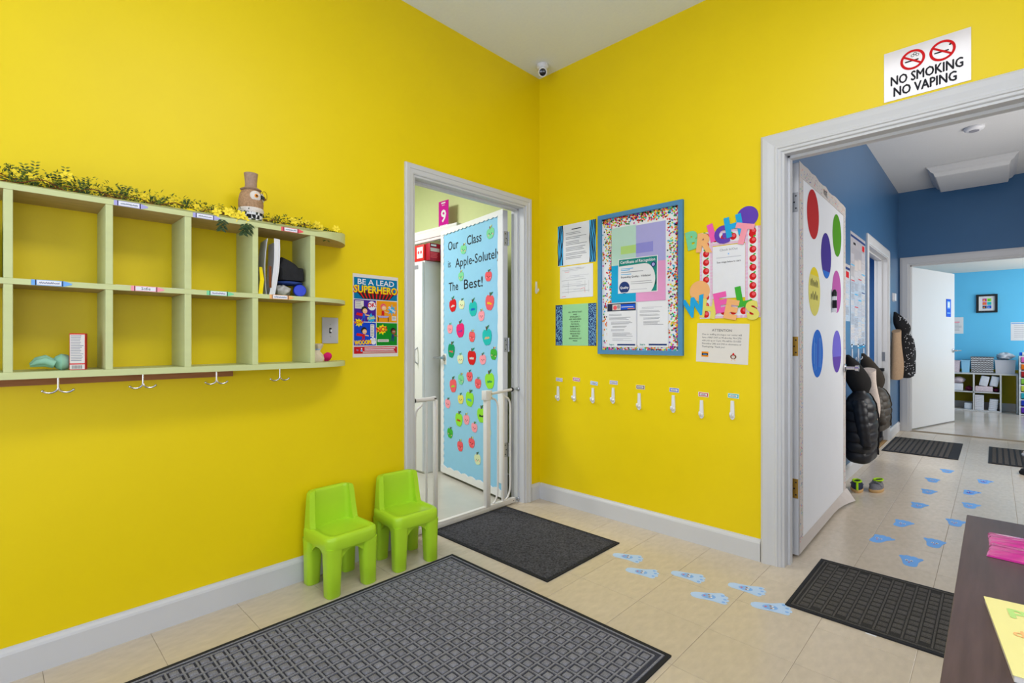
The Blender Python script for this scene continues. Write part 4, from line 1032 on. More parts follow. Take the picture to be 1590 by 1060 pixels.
apple_strip('red apple border strip beside the white door casing', 1.421, 1.25, 1.4955, 1.72, True, 10, 2)
apple_strip('red apple border strip across the top of the welcome sign', 1.19, 1.645, 1.48, 1.722, False, 6, 3)
apple_strip('red apple border strip across the bottom of the welcome sign', 1.18, 1.25, 1.49, 1.322, False, 6, 4)
pr = Print(); pr.text('Check In/Out', 1.335, 1.612, .017, 'greyink', 1, bold=.01).rect(1.332, 1.59, 1.338, 1.598, 'sky').rect(1.27, 1.575, 1.40, 1.578, 'faintink')
pr.text('Scan image below to start', 1.335, 1.548, .0125, 'ink', 1, bold=.02, fit=.125)
sheet('check_in_sheet', 'white check-in sheet inside the apple border', 'notice', RIGHT, 1.25, 1.357, 1.42, 1.64, 'paper', pr=pr, gap=.0022)
pr = Print(); pr.text('ATTENTION', 1.297, 1.178, .019, 'ink', 1, bold=.005)
for k, s_ in enumerate(['Due to staffing shortages our center will', 'have a HALF DAY on Wednesday, Nov 27th', 'with pick up at 12 pm. We will be CLOSED', 'November 28th and 29th in observance of', 'Thanksgiving. Thank you!']):
    pr.text(s_, 1.19, 1.157 - k * .0168, .0135, 'ink', 1, 'LEFT', res=1, fit=.21 if k < 4 else .125)
pl = Print(); pl.rect(1.19, 1.037, 1.228, 1.066, 'orange').rect(1.192, 1.045, 1.226, 1.058, 'ink', 2).rect(1.197, 1.049, 1.221, 1.053, 'sky', 3)
pb = Print(); pb.disc(1.362, 1.046, .016, 'brown', 1, .013).disc(1.362, 1.045, .009, 'sand', 2).disc(1.362, 1.058, .005, 'red', 2, .009).line([(1.355, 1.033), (1.352, 1.024)], .002, 'orange').line([(1.369, 1.033), (1.372, 1.024)], .002, 'orange')
o = sheet('attention_notice', 'off-white ATTENTION notice below the welcome sign', 'notice', RIGHT, 1.16, 1.008, 1.438, 1.222, 'paper_warm', pr=pr, rot=-2.2, pname='lettering')
Ma = rot_in(RIGHT, 1.299, 1.115, -2.2); pl.build('logo', o, Ma, .0016); pb.build('bird_drawing', o, Ma, .0016)
# circles and cut-out letters
def round_paper(lab, u, v, r, m, gap):
    P = [(u + r * math.cos(2 * PI * k / 40), v + r * math.sin(2 * PI * k / 40)) for k in range(40)]
    sheet('paper_circle', lab, 'paper circle', RIGHT, u - r, v - r, u + r, v + r, m, gap=gap, poly=P)
round_paper('purple paper circle at the upper right of the welcome sign', 1.431, 1.776, .054, 'purple', .002)
round_paper('peach paper circle at the lower left of the welcome sign', 1.178, 1.405, .057, 'peach', .0032)
def cut_letter(ch, lab, u, v, h, rot, m, gap=.004, sx=1.0, bold=.062):
    vs_, fs = text_mesh(ch, 'CENTER', bold, 4)
    x0, x1 = min(p.x for p in vs_), max(p.x for p in vs_); y0, y1 = min(p.y for p in vs_), max(p.y for p in vs_)
    k = h / (y1 - y0); me = bpy.data.meshes.new('paper_letter')
    me.from_pydata([((p.x - (x0 + x1) / 2) * k * sx, (p.y - (y0 + y1) / 2) * k, 0) for p in vs_], [], fs)
    bm = bmesh.new(); bm.from_mesh(me); bmesh.ops.remove_doubles(bm, verts=bm.verts, dist=1e-6)
    r = bmesh.ops.extrude_face_region(bm, geom=bm.faces[:]); bmesh.ops.translate(bm, vec=(0, 0, .0012), verts=[g_ for g_ in r['geom'] if isinstance(g_, bmesh.types.BMVert)])
    bmesh.ops.recalc_face_normals(bm, faces=bm.faces); bm.to_mesh(me); bm.free(); me.materials.append(MATS[m])
    o = link('paper_letter', me, None, RIGHT @ Matrix.Translation((u, v, gap)) @ Matrix.Rotation(math.radians(rot), 4, 'Z'))
    tag(o, lab, 'paper letter', 'cut-out letters of the welcome sign')
cut_letter('B', 'green paper letter B starting the upper word', 1.139, 1.694, .105, 10, 'mint', sx=.95)
cut_letter('R', 'peach paper letter R after the green B', 1.209, 1.668, .105, -6, 'peach', .0052)
cut_letter('I', 'hot pink paper letter I in the upper word', 1.245, 1.718, .10, 14, 'pink', .0040, sx=1.2)
cut_letter('G', 'purple paper letter G in the upper word', 1.302, 1.70, .098, 0, 'purple', .0045, sx=.95)
cut_letter('H', 'blue paper letter H in the upper word', 1.363, 1.738, .11, 9, 'aqua', .0055, sx=.95)
cut_letter('T', 'pale pink paper letter T ending the upper word', 1.412, 1.688, .11, -14, 'pinkl', .0066)
cut_letter('W', 'blue paper letter W starting the lower word', 1.150, 1.318, .11, 14, 'aqua', .0062, sx=.80)
cut_letter('H', 'pale yellow paper letter H in the lower word', 1.228, 1.305, .105, -10, 'ltyellow', .0050, sx=.95)
cut_letter('E', 'pink paper letter E in the lower word', 1.296, 1.335, .11, 9, 'pink', .0058, sx=1.0)
cut_letter('E', 'orange paper letter E after the pink E', 1.352, 1.295, .105, -12, 'peach', .0068, sx=1.0)
cut_letter('L', 'green paper letter L in the lower word', 1.412, 1.363, .11, 9, 'green', .0060, sx=1.0)
cut_letter('S', 'pale yellow paper letter S ending the lower word', 1.458, 1.287, .10, 8, 'ltyellow', .0072, sx=1.0)
# NO SMOKING sign
pr = Print()
for cu, k in ((2.107, 0), (2.204, 1)):
    pr.ring(cu, 2.331, .0325, .042, 'red', 3, 36)
    pr.rect(cu - .026, 2.324, cu + .02, 2.330, 'ink', 1).line([(cu - .028, 2.349), (cu + .028, 2.309)], .008, 'red', 2)
    if k == 0:
        for du, dv in ((.0, .012), (.008, .018), (.016, .010)): pr.ring(cu + du, 2.336 + dv, .004, .006, 'ink', 1, 12)
    else: pr.disc(cu + .024, 2.348, .004, 'ink', 1, n=8)
pr.text('NO SMOKING', 2.15, 2.243, .056, 'ink', 2, bold=.03, fit=.235)
pr.text('NO VAPING', 2.145, 2.194, .056, 'ink', 2, bold=.03, fit=.205)
sheet('no_smoking_sign', 'laminated NO SMOKING NO VAPING sign above the wide doorway', 'sign', RIGHT, 2.008, 2.178, 2.292, 2.392, 'gloss_grey', pr=pr, gap=.002)
# eight hooks and name tags
HK = [(.173, .812, .182, .859), (.313, .82, .329, .868), (.464, .82, .472, .851), (.618, .831, .621, .864), (.802, .81, .81, .847), (1.022, .814, 1.027, .844), (1.188, .799, 1.198, .831), (1.355, .81, 1.36, .836)]
ORD = ['first', 'second', 'third', 'fourth', 'fifth', 'sixth', 'seventh', 'eighth']
TC = ['lav', 'magenta', 'sky', 'lavdeep', 'brown', 'blue', 'redpost', 'teal']
CN = ['lavender', 'magenta', 'sky blue', 'violet', 'brown', 'dark blue', 'red', 'teal']
for k, (hu, hv, tu, tv) in enumerate(HK):
    wall_hook('adhesive_hook', '%s white adhesive hook from the corner along the yellow right wall' % ORD[k], RIGHT, hu, hv, group='adhesive hooks on the right wall')
    pr = Print(); w2, h2 = .029, .0125
    pr.rect(tu - w2 + .003, tv - h2 + .003, tu + w2 - .003, tv + h2 - .003, TC[k]).rect(tu - w2 + .008, tv - h2 + .007, tu + w2 - .008, tv + h2 - .007, 'gloss_paper', 2)
    pr.scribble(tu - .016, tv - .003, .030, .006, 'ink', 3, .0011, 20 + k)
    sheet('name_tag', 'name tag with a %s border above the %s wall hook' % (CN[k], ORD[k]), 'name tag', RIGHT, tu - w2, tv - h2, tu + w2, tv + h2, 'gloss_paper', pr=pr, rot=[-3, -4, -5, -2, 0, -2, -2, -2][k], group='name tags over the hooks')

# ------------------------------------------------------------------ two lime toddler chairs
def rrect(hx, hy, r, z, n=5, cx=0, cy=0):
    P = []
    for (sx, sy, a0) in ((1, 1, 0), (-1, 1, PI / 2), (-1, -1, PI), (1, -1, 3 * PI / 2)):
        for k in range(n + 1):
            a = a0 + PI / 2 * k / n
            P.append(Vector((cx + sx * (hx - r) + r * math.cos(a), cy + sy * (hy - r) + r * math.sin(a), z)))
    return P
def make_chair():
    t = thing('toddler_chair', '', 'chair')
    hx, hy = .132, .128
    seat = [rrect(hx - .014, hy - .014, .035, .204), rrect(hx - .003, hy - .003, .04, .208), rrect(hx, hy, .042, .220), rrect(hx, hy, .042, .250), rrect(hx - .003, hy - .003, .040, .261),
            rrect(hx - .010, hy - .010, .036, .268), rrect(hx - .018, hy - .018, .032, .269), rrect(hx - .024, hy - .024, .028, .266), rrect(hx - .030, hy - .030, .026, .260), rrect(hx - .06, hy - .06, .02, .2575)]
    MB().loft(seat).build('seat', 'lime', t, local=True, smooth=50)
    for sx in (-1, 1):
        for sy in (-1, 1):
            cx, cy = sx * .091, sy * .088
            rings = [rrect(.029, .029, .020, 0, cx=cx * 1.03, cy=cy * 1.03), rrect(.0315, .0315, .021, .004, cx=cx * 1.03, cy=cy * 1.03), rrect(.034, .034, .022, .10, cx=cx * 1.01, cy=cy * 1.01), rrect(.0365, .0365, .022, .175, cx=cx, cy=cy), rrect(.038, .038, .022, .215, cx=cx, cy=cy)]
            MB().loft(rings).build('leg', 'lime', t, local=True, smooth=50)
    # arched skirts between the legs
    def arch(f):
        P = [(-.07, .215), (-.07, .125)] + [(-.07 + .14 * k / 14, .125 + .072 * math.sin(PI * k / 14) ** .6) for k in range(1, 14)] + [(.07, .125), (.07, .215)]
        MB().prism(P, lambda a, z: f(a, z, -.010), lambda a, z: f(a, z, .010)).build('skirt', 'lime', t, local=True, smooth=40)
    for s in (-1, 1):
        arch(lambda a, z, n, s=s: Vector((a, s * .100 + n, z))); arch(lambda a, z, n, s=s: Vector((s * .104 + n, a, z)))
    # wrap-round back: a U in plan whose wings lean back as they rise
    rings = []
    for z, wing, inset in ((.252, .088, 0), (.275, .078, .001), (.33, .066, .004), (.39, .058, .008), (.415, .052, .010), (.425, .046, .013), (.429, .038, .018)):
        th = .032 if z < .42 else (.026 if z < .427 else .014); o = .0 if z < .42 else (.003 if z < .427 else .009)
        ho, xb = .122 - inset, -.128 + .3 * (inset) + o
        r = .03; out, inn = [], []
        xf = xb + wing
        out.append((xf, -ho + o))
        for k in range(7):
            a = -PI / 2 - PI / 2 * k / 6; out.append((xb + r + r * math.cos(a), -ho + o + r + r * math.sin(a)))
        for k in range(7):
            a = PI - PI / 2 * k / 6; out.append((xb + r + r * math.cos(a), ho - o - r + r * math.sin(a)))
        out.append((xf, ho - o))
        ri = .022
        inn.append((xf, ho - o - th * .8))
        for k in range(7):
            a = PI / 2 + PI / 2 * k / 6; inn.append((xb + th + ri + ri * math.cos(a), ho - o - th * .8 - ri + ri * math.sin(a)))
        for k in range(7):
            a = PI + PI / 2 * k / 6; inn.append((xb + th + ri + ri * math.cos(a), -ho + o + th * .8 + ri + ri * math.sin(a)))
        inn.append((xf, -ho + o + th * .8))
        rings.append([Vector((x, y, z)) for x, y in out + inn])
    b = MB(); b.loft(rings, cap=False)
    for ring in (rings[0], rings[-1]):
        n_ = len(ring); h_ = n_ // 2
        for i in range(h_ - 1): b.poly([ring[i], ring[i + 1], ring[n_ - 2 - i], ring[n_ - 1 - i]])
    bmesh.ops.remove_doubles(b.bm, verts=b.bm.verts, dist=1e-6)
    b.build('backrest', 'lime', t, local=True, smooth=50)
    return t
ch = make_chair()
M = Matrix.Translation((.152, -1.603, 0)) @ Matrix.Rotation(math.radians(2), 4, 'Z'); ch.matrix_world = M; W[ch] = M
ch['label'] = 'lime green plastic toddler chair, the one under the end of the cubby shelf'; ch['group'] = 'toddler chairs'
c2 = copy_tree(ch, Matrix.Translation((.158, -1.245, 0)) @ Matrix.Rotation(math.radians(-4), 4, 'Z'))
c2['label'] = 'lime green plastic toddler chair, the one beside the white safety gate'

# ------------------------------------------------------------------ safety gate in the left doorway
GX = -.055
gt = thing('safety_gate', 'white metal pressure-mounted safety gate standing open in the apple-door doorway', 'gate', (GX, -.62, 0))
def gb(nm, a, c, m='gate_white', bev=.003): return MB().box(a, c, bev, 2).build(nm, m, gt, smooth=True)
gb('bottom_rail', (GX - .014, -1.06, .006), (GX + .014, -.205, .040))
gb('threshold', (GX - .016, -.89, .003), (GX + .016, -.46, .030))
gb('post', (GX - .012, -.900, .034), (GX + .012, -.878, .775))
gb('post', (GX - .017, -.485, .034), (GX + .017, -.448, .765))
gb('latch_box', (GX - .022, -.495, .738), (GX + .022, -.438, .800))
for z in (.752, .778): gb('rivet', (GX + .022, -.448, z - .004), (GX + .024, -.440, z + .004), 'steel', .0008)
def gt_tube(nm, P, r=.0065, m='gate_white'): return MB().tube(P, r, 10).build(nm, m, gt, smooth=True)
def arc_bar(y0, yc, s):
    """filler bar: comes off the post top, bends, runs down and returns at the foot"""
    P = [(GX, y0, .755), (GX, y0 + (yc - y0) * .35, .74)] + [(GX, y0 + (yc - y0) * (.35 + .65 * math.sin(t)), .74 - .07 * (1 - math.cos(t))) for t in [PI / 2 * k / 6 for k in range(1, 7)]]
    P += [(GX, yc, .4), (GX, yc, .14)] + [(GX, yc + (y0 - yc) * (1 - math.cos(t)) * .8, .14 - .10 * math.sin(t)) for t in [PI / 2 * k / 6 for k in range(1, 7)]]
    return P
gt_tube('filler_bar', arc_bar(-.43, -.365, 1)); gt_tube('filler_bar', arc_bar(-.31, -.245, 1))
gb('upright', (GX - .008, -.326, .036), (GX + .008, -.308, .77))
gt_tube('top_rail', [(GX, -.44, .775), (GX, -.30, .785), (GX, -.235, .79)], .0095)
gt_tube('top_rail', [(GX, -1.035, .782), (GX, -.95, .782), (GX, -.89, .785)], .0125)
gt_tube('filler_bar', arc_bar(-.985, -1.035, -1)); gt_tube('filler_bar', [(GX, -.955, .775), (GX, -.955, .036)])
gt_tube('filler_bar', [(GX, -1.06, .70), (GX, -1.06, .036)])
for y0, s in ((-.235, 1), (-1.035, -1)):
    for z in (.79, .022) if s > 0 else (.782,):
        end = D1B - .012 if s > 0 else D1A + .012
        gt_tube('spindle', [(GX, y0 if z > .5 else -.206, z), (GX, end, z)], .005, 'steel')
        MB().lathe([(0, 0), (.018, 0), (.018, .006), (.012, .012), (0, .013)], 18, M=Matrix.Translation((GX, end, z)) @ Matrix.Rotation(s * PI / 2, 4, 'X')).build('wall_cup', 'steel', gt, smooth=True)
        MB().lathe([(0, 0), (.015, 0), (.015, .008), (0, .008)], 8, M=Matrix.Translation((GX, y0 + s * .012, z)) @ Matrix.Rotation(s * PI / 2, 4, 'X')).build('adjuster_nut', 'black_metal', gt)
gb('latch_slot', (GX - .01, -.906, .782), (GX + .013, -.89, .788), 'black_metal', .0005)

# ------------------------------------------------------------------ paper apples on the blue door
APPLE = [(0, 1.0), (.18, .86), (.55, .95), (.92, .62), (1.0, .1), (.86, -.45), (.55, -.88), (.22, -1.0), (0, -.93), (-.22, -1.0), (-.55, -.88), (-.86, -.45), (-1.0, .1), (-.92, .62), (-.55, .95), (-.18, .86)]
def apple(s, z, hw, hh, m, lab, tilt=0, face=True, mark=None, leafm='leafgreen'):
    u = -s
    Mr = rot_in(LEAF1, u, z, tilt)
    P = [(u + a * hw, z + c * hh) for a, c in APPLE]
    pr = Print()
    if face:
        pr.disc(u - hw * .28, z + hh * .0, hw * .10, 'ink', n=8).disc(u + hw * .34, z - hh * .08, hw * .10, 'ink', n=8).disc(u, z - hh * .25, hw * .09, 'ink', n=6)
        pr.disc(u - hw * .5, z - hh * .25, hw * .13, 'pinkl', n=8).disc(u + hw * .6, z - hh * .3, hw * .13, 'pinkl', n=8)
    else:
        pr.scribble(u - hw * .5, z - hh * .25, hw, hh * .35, mark or 'paper', 1, .006, int(s * 1000))
    o = sheet('paper_apple', lab, 'paper apple', Mr, u - hw, z - hh, u + hw, z + hh, m, gap=.0026, th=.0015, pr=pr, group='paper apples on the blue door', poly=P)
    Ml = Mr @ Matrix.Translation((0, 0, .0042))
    ml = MB().prism([(u + hw * .05, z + hh * .85), (u + hw * .35, z + hh * 1.15), (u + hw * .62, z + hh * 1.42), (u + hw * .18, z + hh * 1.3)], lambda a, c: Vector((a, c, 0)), lambda a, c: Vector((a, c, .001)))
    ml.build('leaf', leafm, o, M=Ml)
    st = MB().prism([(u - hw * .1, z + hh * .8), (u + hw * .08, z + hh * .8), (u + hw * .02, z + hh * 1.3), (u - hw * .16, z + hh * 1.28)], lambda a, c: Vector((a, c, -.0005)), lambda a, c: Vector((a, c, .0004)))
    st.build('stem', 'brown', o, M=Ml)
AP = [(.163, 1.912, .050, .040, 'mint', 'mint paper apple right of the word Class', 1, None, 'ltyellow'),
      (.546, 1.850, .046, .036, 'mint', 'mint paper apple touching the word Our', 1, None, 'ltyellow'),
      (.583, 1.641, .042, .036, 'mint', 'pale mint paper apple just above the words The Best', 1, None, 'ltyellow'),
      (.189, 1.601, .045, .037, 'coral', 'coral paper apple at the end of the words The Best', 1, None, 'leafgreen'),
      (.714, 1.417, .057, .052, 'red', 'red paper apple with white writing below the word The', 0, 'paper', 'dgreen'),
      (.573, 1.416, .046, .037, 'cream', 'cream paper apple right of the red one under The', 1, None, 'leafgreen'),
      (.403, 1.374, .058, .057, 'teal', 'large teal paper apple below the word Best', 0, 'blue', 'leafgreen'),
      (.173, 1.408, .057, .057, 'coral', 'large pink and yellow paper apple near the hinge side, below Best', 0, 'yel', 'leafgreen'),
      (.284, 1.315, .043, .039, 'pinkl', 'pink paper apple hanging right under the large teal one', 1, None, 'ltyellow'),
      (.762, 1.226, .045, .038, 'pinkl', 'small pink paper apple at the far edge, second row', 1, None, 'mint'),
      (.594, 1.212, .062, .058, 'hotpink', 'large crimson paper apple with purple writing, second row', 0, 'purple', 'dgreen'),
      (.418, 1.160, .045, .041, 'coral', 'coral paper apple right of the large crimson one', 1, None, 'ltyellow'),
      (.207, 1.156, .062, .061, 'teal', 'large teal and white paper apple near the middle hinge', 0, 'peach', 'leafgreen'),
      (.740, 1.047, .055, .058, 'dgreen', 'dark green paper apple above the door lever', 0, 'coral', 'leafgreen'),
      (.594, .981, .047, .037, 'cream', 'cream paper apple right of the door lever', 1, None, 'mint'),
      (.421, .998, .061, .056, 'red', 'large bright red paper apple with white writing, door centre', 0, 'paper', 'dgreen'),
      (.265, .988, .045, .037, 'pinkl', 'pale pink paper apple right of the large bright red one', 1, None, 'leafgreen'),
      (.121, 1.031, .042, .041, 'green', 'green paper apple below the middle hinge', 1, None, 'peach'),
      (.709, .762, .055, .055, 'coral', 'coral red paper apple with green writing below the lever', 0, 'limep', 'leafgreen'),
      (.585, .820, .044, .041, 'mint', 'mint paper apple right of the one with green writing', 1, None, 'ltyellow'),
      (.454, .851, .045, .038, 'coral', 'coral paper apple under the large bright red one', 1, None, 'dgreen'),
      (.332, .805, .044, .038, 'coral', 'coral paper apple left of the large lime one', 1, None, 'mint'),
      (.173, .835, .061, .059, 'limep', 'large lime paper apple above the gate latch', 0, 'dgreen', 'leafgreen'),
      (.800, .606, .045, .038, 'pinkl', 'pink paper apple at the far edge, level with the gate top', 1, None, 'leafgreen'),
      (.589, .662, .045, .037, 'ltyellow', 'yellow-green paper apple left of a lime one with blue writing', 1, None, 'dgreen'),
      (.453, .675, .059, .058, 'limep', 'lime paper apple with blue writing, left of the gate post', 0, 'aqua', 'leafgreen'),
      (.281, .571, .062, .056, 'limep', 'lime and white paper apple with dark writing beside the gate post', 0, 'ink', 'leafgreen'),
      (.617, .495, .056, .054, 'limep', 'lime paper apple with red writing, low on the door', 0, 'redpost', 'leafgreen'),
      (.500, .510, .045, .039, 'pinkl', 'pink paper apple right of the lime one with red writing', 1, None, 'ltyellow'),
      (.384, .464, .044, .036, 'pinkl', 'pink paper apple below the lime and white one', 1, None, 'green'),
      (.191, .456, .036, .040, 'cream', 'pale paper apple half behind the gate post', 1, None, 'leafgreen'),
      (.761, .366, .045, .041, 'green', 'green paper apple low at the far edge', 1, None, 'leafgreen'),
      (.596, .286, .045, .041, 'coral', 'coral paper apple lowest on the far half of the door', 1, None, 'ltyellow'),
      (.424, .340, .045, .038, 'coral', 'red-pink paper apple above the lowest cream one', 1, None, 'ltyellow'),
      (.338, .230, .045, .041, 'cream', 'cream paper apple, the lowest on the blue door', 1, None, 'leafgreen')]
for k, (s, z, hw, hh, m, lab, face, mark, lf) in enumerate(AP): apple(s, z, hw, hh, m, lab, [6, -8, 4, -3, 8, -5][k % 6], face, mark, lf)

# coloured circles on the wide white door, and a marker
def door_circle(lab, s, z, m, pr=None):
    P = [(s + .138 * math.cos(2 * PI * k / 48), z + .138 * math.sin(2 * PI * k / 48)) for k in range(48)]
    sheet('circle_decal', lab, 'circle decal', LEAF2, s - .138, z - .138, s + .138, z + .138, m, gap=.002, th=.0006, poly=P, pr=pr, group='coloured circles on the wide white door')
def cap(s, z, m, v0, v1):
    P = []
    for k in range(49):
        a = 2 * PI * k / 48; c = z + .1378 * math.sin(a)
        if v0 <= c <= v1: P.append((s + .1378 * math.cos(a), c))
    return P
door_circle('red circle decal at the top of the white door', .302, 1.839, 'redcirc')
door_circle('green circle decal at the top far side of the white door', .954, 1.82, 'cgreen')
pr = Print(); pr.poly([(.634 + .137 * math.cos(a), 1.647 + .137 * math.sin(a)) for a in [PI + .75 + (PI - 1.5) * k / 16 for k in range(17)]], 'bluec')
door_circle('violet circle decal with a blue lower end', .634, 1.647, 'violetc', pr)
pr = Print(); pr.poly([(.334 + .137 * math.cos(a), 1.408 + .137 * math.sin(a)) for a in [.72 + (PI - 1.44) * k / 16 for k in range(17)]], 'yel')
pr.scribble(.235, 1.435, .18, .045, 'ink', 2, .006, 3).scribble(.24, 1.36, .17, .05, 'ink', 2, .006, 4)
door_circle('pale yellow circle decal covered in marker writing', .334, 1.408, 'ltyellow', pr)
door_circle('pink circle decal beside the black marker', .945, 1.45, 'pinkc')
pr = Print(); R = random.Random(2)
for k in range(10): pr.line([(.32 + k * .018, .97 + R.uniform(-.02, .03)), (.325 + k * .018, 1.13 + R.uniform(-.03, .02))], .006, R.choice(['sky', 'blue', 'purple']), 1)
door_circle('bright blue circle decal with scribbles, lower near side', .407, 1.055, 'bluec', pr)
pr = Print(); pr.poly([(.951 + .137 * math.cos(a), 1.058 + .137 * math.sin(a)) for a in [PI + .25 + (PI - .5) * k / 16 for k in range(17)]], 'purple')
door_circle('lavender and purple circle decal, lower far side', .951, 1.058, 'lavc', pr)
mk = thing('marker', 'black and white dry-erase marker held on the white door', 'marker', M=LEAF2 @ Matrix.Translation((.80, 1.31, .003)))
Mk = LEAF2 @ Matrix.Translation((.80, 0, .022)) @ Matrix.Rotation(-PI / 2, 4, 'X')
MB().lathe([(0, 1.31), (.012, 1.31), (.012, 1.41), (0, 1.41)], 14, M=LEAF2 @ Matrix.Translation((.80, 0, .016)) @ Matrix(((1, 0, 0, 0), (0, 0, 1, 0), (0, -1, 0, 0), (0, 0, 0, 1)))).build('barrel', 'white_plastic', mk, smooth=True)
MB().lathe([(0, 1.41), (.0135, 1.41), (.0135, 1.435), (.006, 1.452), (0, 1.453)], 14, M=LEAF2 @ Matrix.Translation((.80, 0, .016)) @ Matrix(((1, 0, 0, 0), (0, 0, 1, 0), (0, -1, 0, 0), (0, 0, 0, 1)))).build('cap', 'black', mk, smooth=True)
MB().lathe([(.0121, 1.335), (.0126, 1.335), (.0126, 1.385), (.0121, 1.385)], 14, M=LEAF2 @ Matrix.Translation((.80, 0, .016)) @ Matrix(((1, 0, 0, 0), (0, 0, 1, 0), (0, -1, 0, 0), (0, 0, 0, 1)))).build('label_band', 'ink', mk, smooth=True)

# ------------------------------------------------------------------ footprint stickers on the floor
FOOT = [(-.5, .0), (-.47, .13), (-.36, .21), (-.2, .24), (0, .27), (.2, .32), (.32, .36)] 
def foot(x0, y0, x1, y1, lab, deep, flip=1):
    p = Vector((x0, y0)); q = Vector((x1, y1)); c = (p + q) / 2; d = (q - p); L = .158; a = math.atan2(d.y, d.x)
    Mf = frame((c.x, c.y, 0), (math.cos(a), math.sin(a), 0), (-math.sin(a), math.cos(a), 0))
    P = []
    side = [(-.5, 0), (-.47, .12), (-.36, .19), (-.2, .21), (0, .23), (.15, .28), (.25, .33)]
    toes = [(.36, .36), (.44, .30), (.40, .22), (.47, .18), (.51, .10), (.45, .04), (.50, -.02), (.49, -.10), (.42, -.14), (.42, -.22), (.36, -.28), (.28, -.27)]
    low = [(.15, -.23), (0, -.2), (-.2, -.18), (-.36, -.16), (-.47, -.10)]
    P = [(u * L, v * L * flip) for u, v in side + toes + low]
    if flip < 0: P = P[::-1]
    pr = Print()
    pr.disc(-.02 * L, .01 * L * flip, .19 * L, deep, 1, .13 * L).ring(-.02 * L, .01 * L, .12 * L, .135 * L, 'sky', 2, 18)
    pr.disc(.02 * L, .07 * L, .06 * L, 'paper', 3, .045 * L, 10).disc(.02 * L, -.05 * L, .06 * L, 'paper', 3, .045 * L, 10)
    pr.disc(.0, .07 * L, .035 * L, 'brown', 4, .026 * L, 8).disc(.0, -.05 * L, .035 * L, 'brown', 4, .026 * L, 8).disc(-.13 * L, .01 * L, .035 * L, 'coral', 3, .026 * L, 8)
    for u, v in ((.34, .24), (.40, .08), (.36, -.12)): pr.disc(u * L, v * L * flip, .05 * L, deep, 1, n=8)
    sheet('footprint_sticker', lab, 'floor sticker', Mf, -L / 2, -L * .3, L / 2, L * .3, 'footblue' if deep == 'footdeep' else 'sky', gap=.0003, th=.0004, poly=P, pr=pr, group='footprint stickers')
for k, (x0, y0, x1, y1, lab) in enumerate([(.908, -.454, 1.049, -.404, 'pale blue footprint sticker nearest the corner of the charcoal gate mat'), (1.046, -.562, 1.194, -.510, 'pale blue footprint sticker nearest the corner of the large grey mat'),
        (1.224, -.433, 1.371, -.394, 'pale blue footprint sticker third along the row beside the baseboard'), (1.467, -.365, 1.624, -.339, 'pale blue footprint sticker nearest the wide door casing foot'),
        (1.383, -.571, 1.520, -.500, 'pale blue footprint sticker in the outer row, between its two neighbours'), (1.609, -.479, 1.747, -.416, 'pale blue footprint sticker touching the black doorway mat corner')]):
    foot(x0, y0, x1, y1, lab, 'footdeep', 1 if k % 2 else -1)
for k, (x, y, a, lab) in enumerate([(2.045, .53, 95, 'blue footprint sticker just beyond the black doorway mat'), (2.12, .91, 88, 'blue footprint sticker near the table corner, second in the hall'), (1.885, .775, 75, 'blue footprint sticker nearest the wide white door'),
        (1.95, 1.165, 78, 'blue footprint sticker second in the hall row by the white door'), (2.18, 1.41, 92, 'blue footprint sticker right behind the table corner'), (1.985, 1.67, 82, 'blue footprint sticker level with the pair of shoes'),
        (2.235, 1.91, 88, 'blue footprint sticker third in the outer hall row'), (2.005, 2.12, 85, 'blue footprint sticker fourth in the hall row by the jackets'), (2.225, 2.31, 80, 'deep blue footprint sticker fourth in the outer hall row'),
        (2.0, 2.545, 92, 'blue footprint sticker fifth in the hall row by the jackets'), (2.295, 2.775, 86, 'deep blue footprint sticker last in the outer hall row'), (2.065, 3.0, 90, 'blue footprint sticker farthest down the hall by the ribbed mats')]):
    a = math.radians(a); d = Vector((math.cos(a), math.sin(a))) * .07
    foot(x - d.x, y - d.y, x + d.x, y + d.y, lab, 'sky' if k not in (8, 10) else 'blue', 1 if k % 2 else -1)

# ------------------------------------------------------------------ dark table with packets and booklet
TZ = .745
tb = thing('table', 'dark brown wood-grain table at the right edge of the room', 'table', (2.68, -1.85, 0))
MB().box((2.316, -2.62, TZ - .03), (3.05, -1.238, TZ), .002).build('table_top', 'table_wood', tb, smooth=True)
for x in (2.36, 2.96):
    for y in (-2.55, -1.30): MB().box((x, y, 0), (x + .05, y + .05, TZ - .03), .003).build('leg', 'table_wood', tb)
for y in (-2.53, -1.28): MB().box((2.41, y, TZ - .11), (2.96, y + .02, TZ - .03)).build('apron', 'table_wood', tb)
for x in (2.38, 2.97): MB().box((x, -2.5, TZ - .11), (x + .02, -1.30, TZ - .03)).build('apron', 'table_wood', tb)
def packet(lab, x, y, a, L, D):
    Mp = Matrix.Translation((x, y, TZ)) @ Matrix.Rotation(math.radians(a), 4, 'Z')
    t = thing('pink_packet', lab, 'packet', M=Mp, group='pink packets on the table')
    rings = []
    for i in range(13):
        v = -D / 2 + D * i / 12; h = .004 + .006 * math.sin(PI * i / 12) * (1 + .35 * math.sin(i * 2.1))
        rings.append([Vector((0, v, .0005)), Vector((L, v, .0005)), Vector((L, v, h * .6)), Vector((L * .5, v, h)), Vector((.004, v, h * .5 + .0015))])
    MB().loft(rings).build('pouch', 'pink_foil', t, M=Mp, smooth=70)
    MB().box((L * .42, -D * .30, .0125), (L * .85, D * .22, .0133)).build('white_label', 'gloss_paper', t, M=Mp)
    MB().box((L * .42, D * .12, .0133), (L * .85, D * .22, .0138)).build('yellow_band', 'yel', t, M=Mp)
packet('shiny pink packet with white label, the one farther back on the table', 2.352, -1.405, 2, .20, .095)
packet('shiny pink packet with white label, the one nearer the camera', 2.352, -1.462, -3, .20, .085)
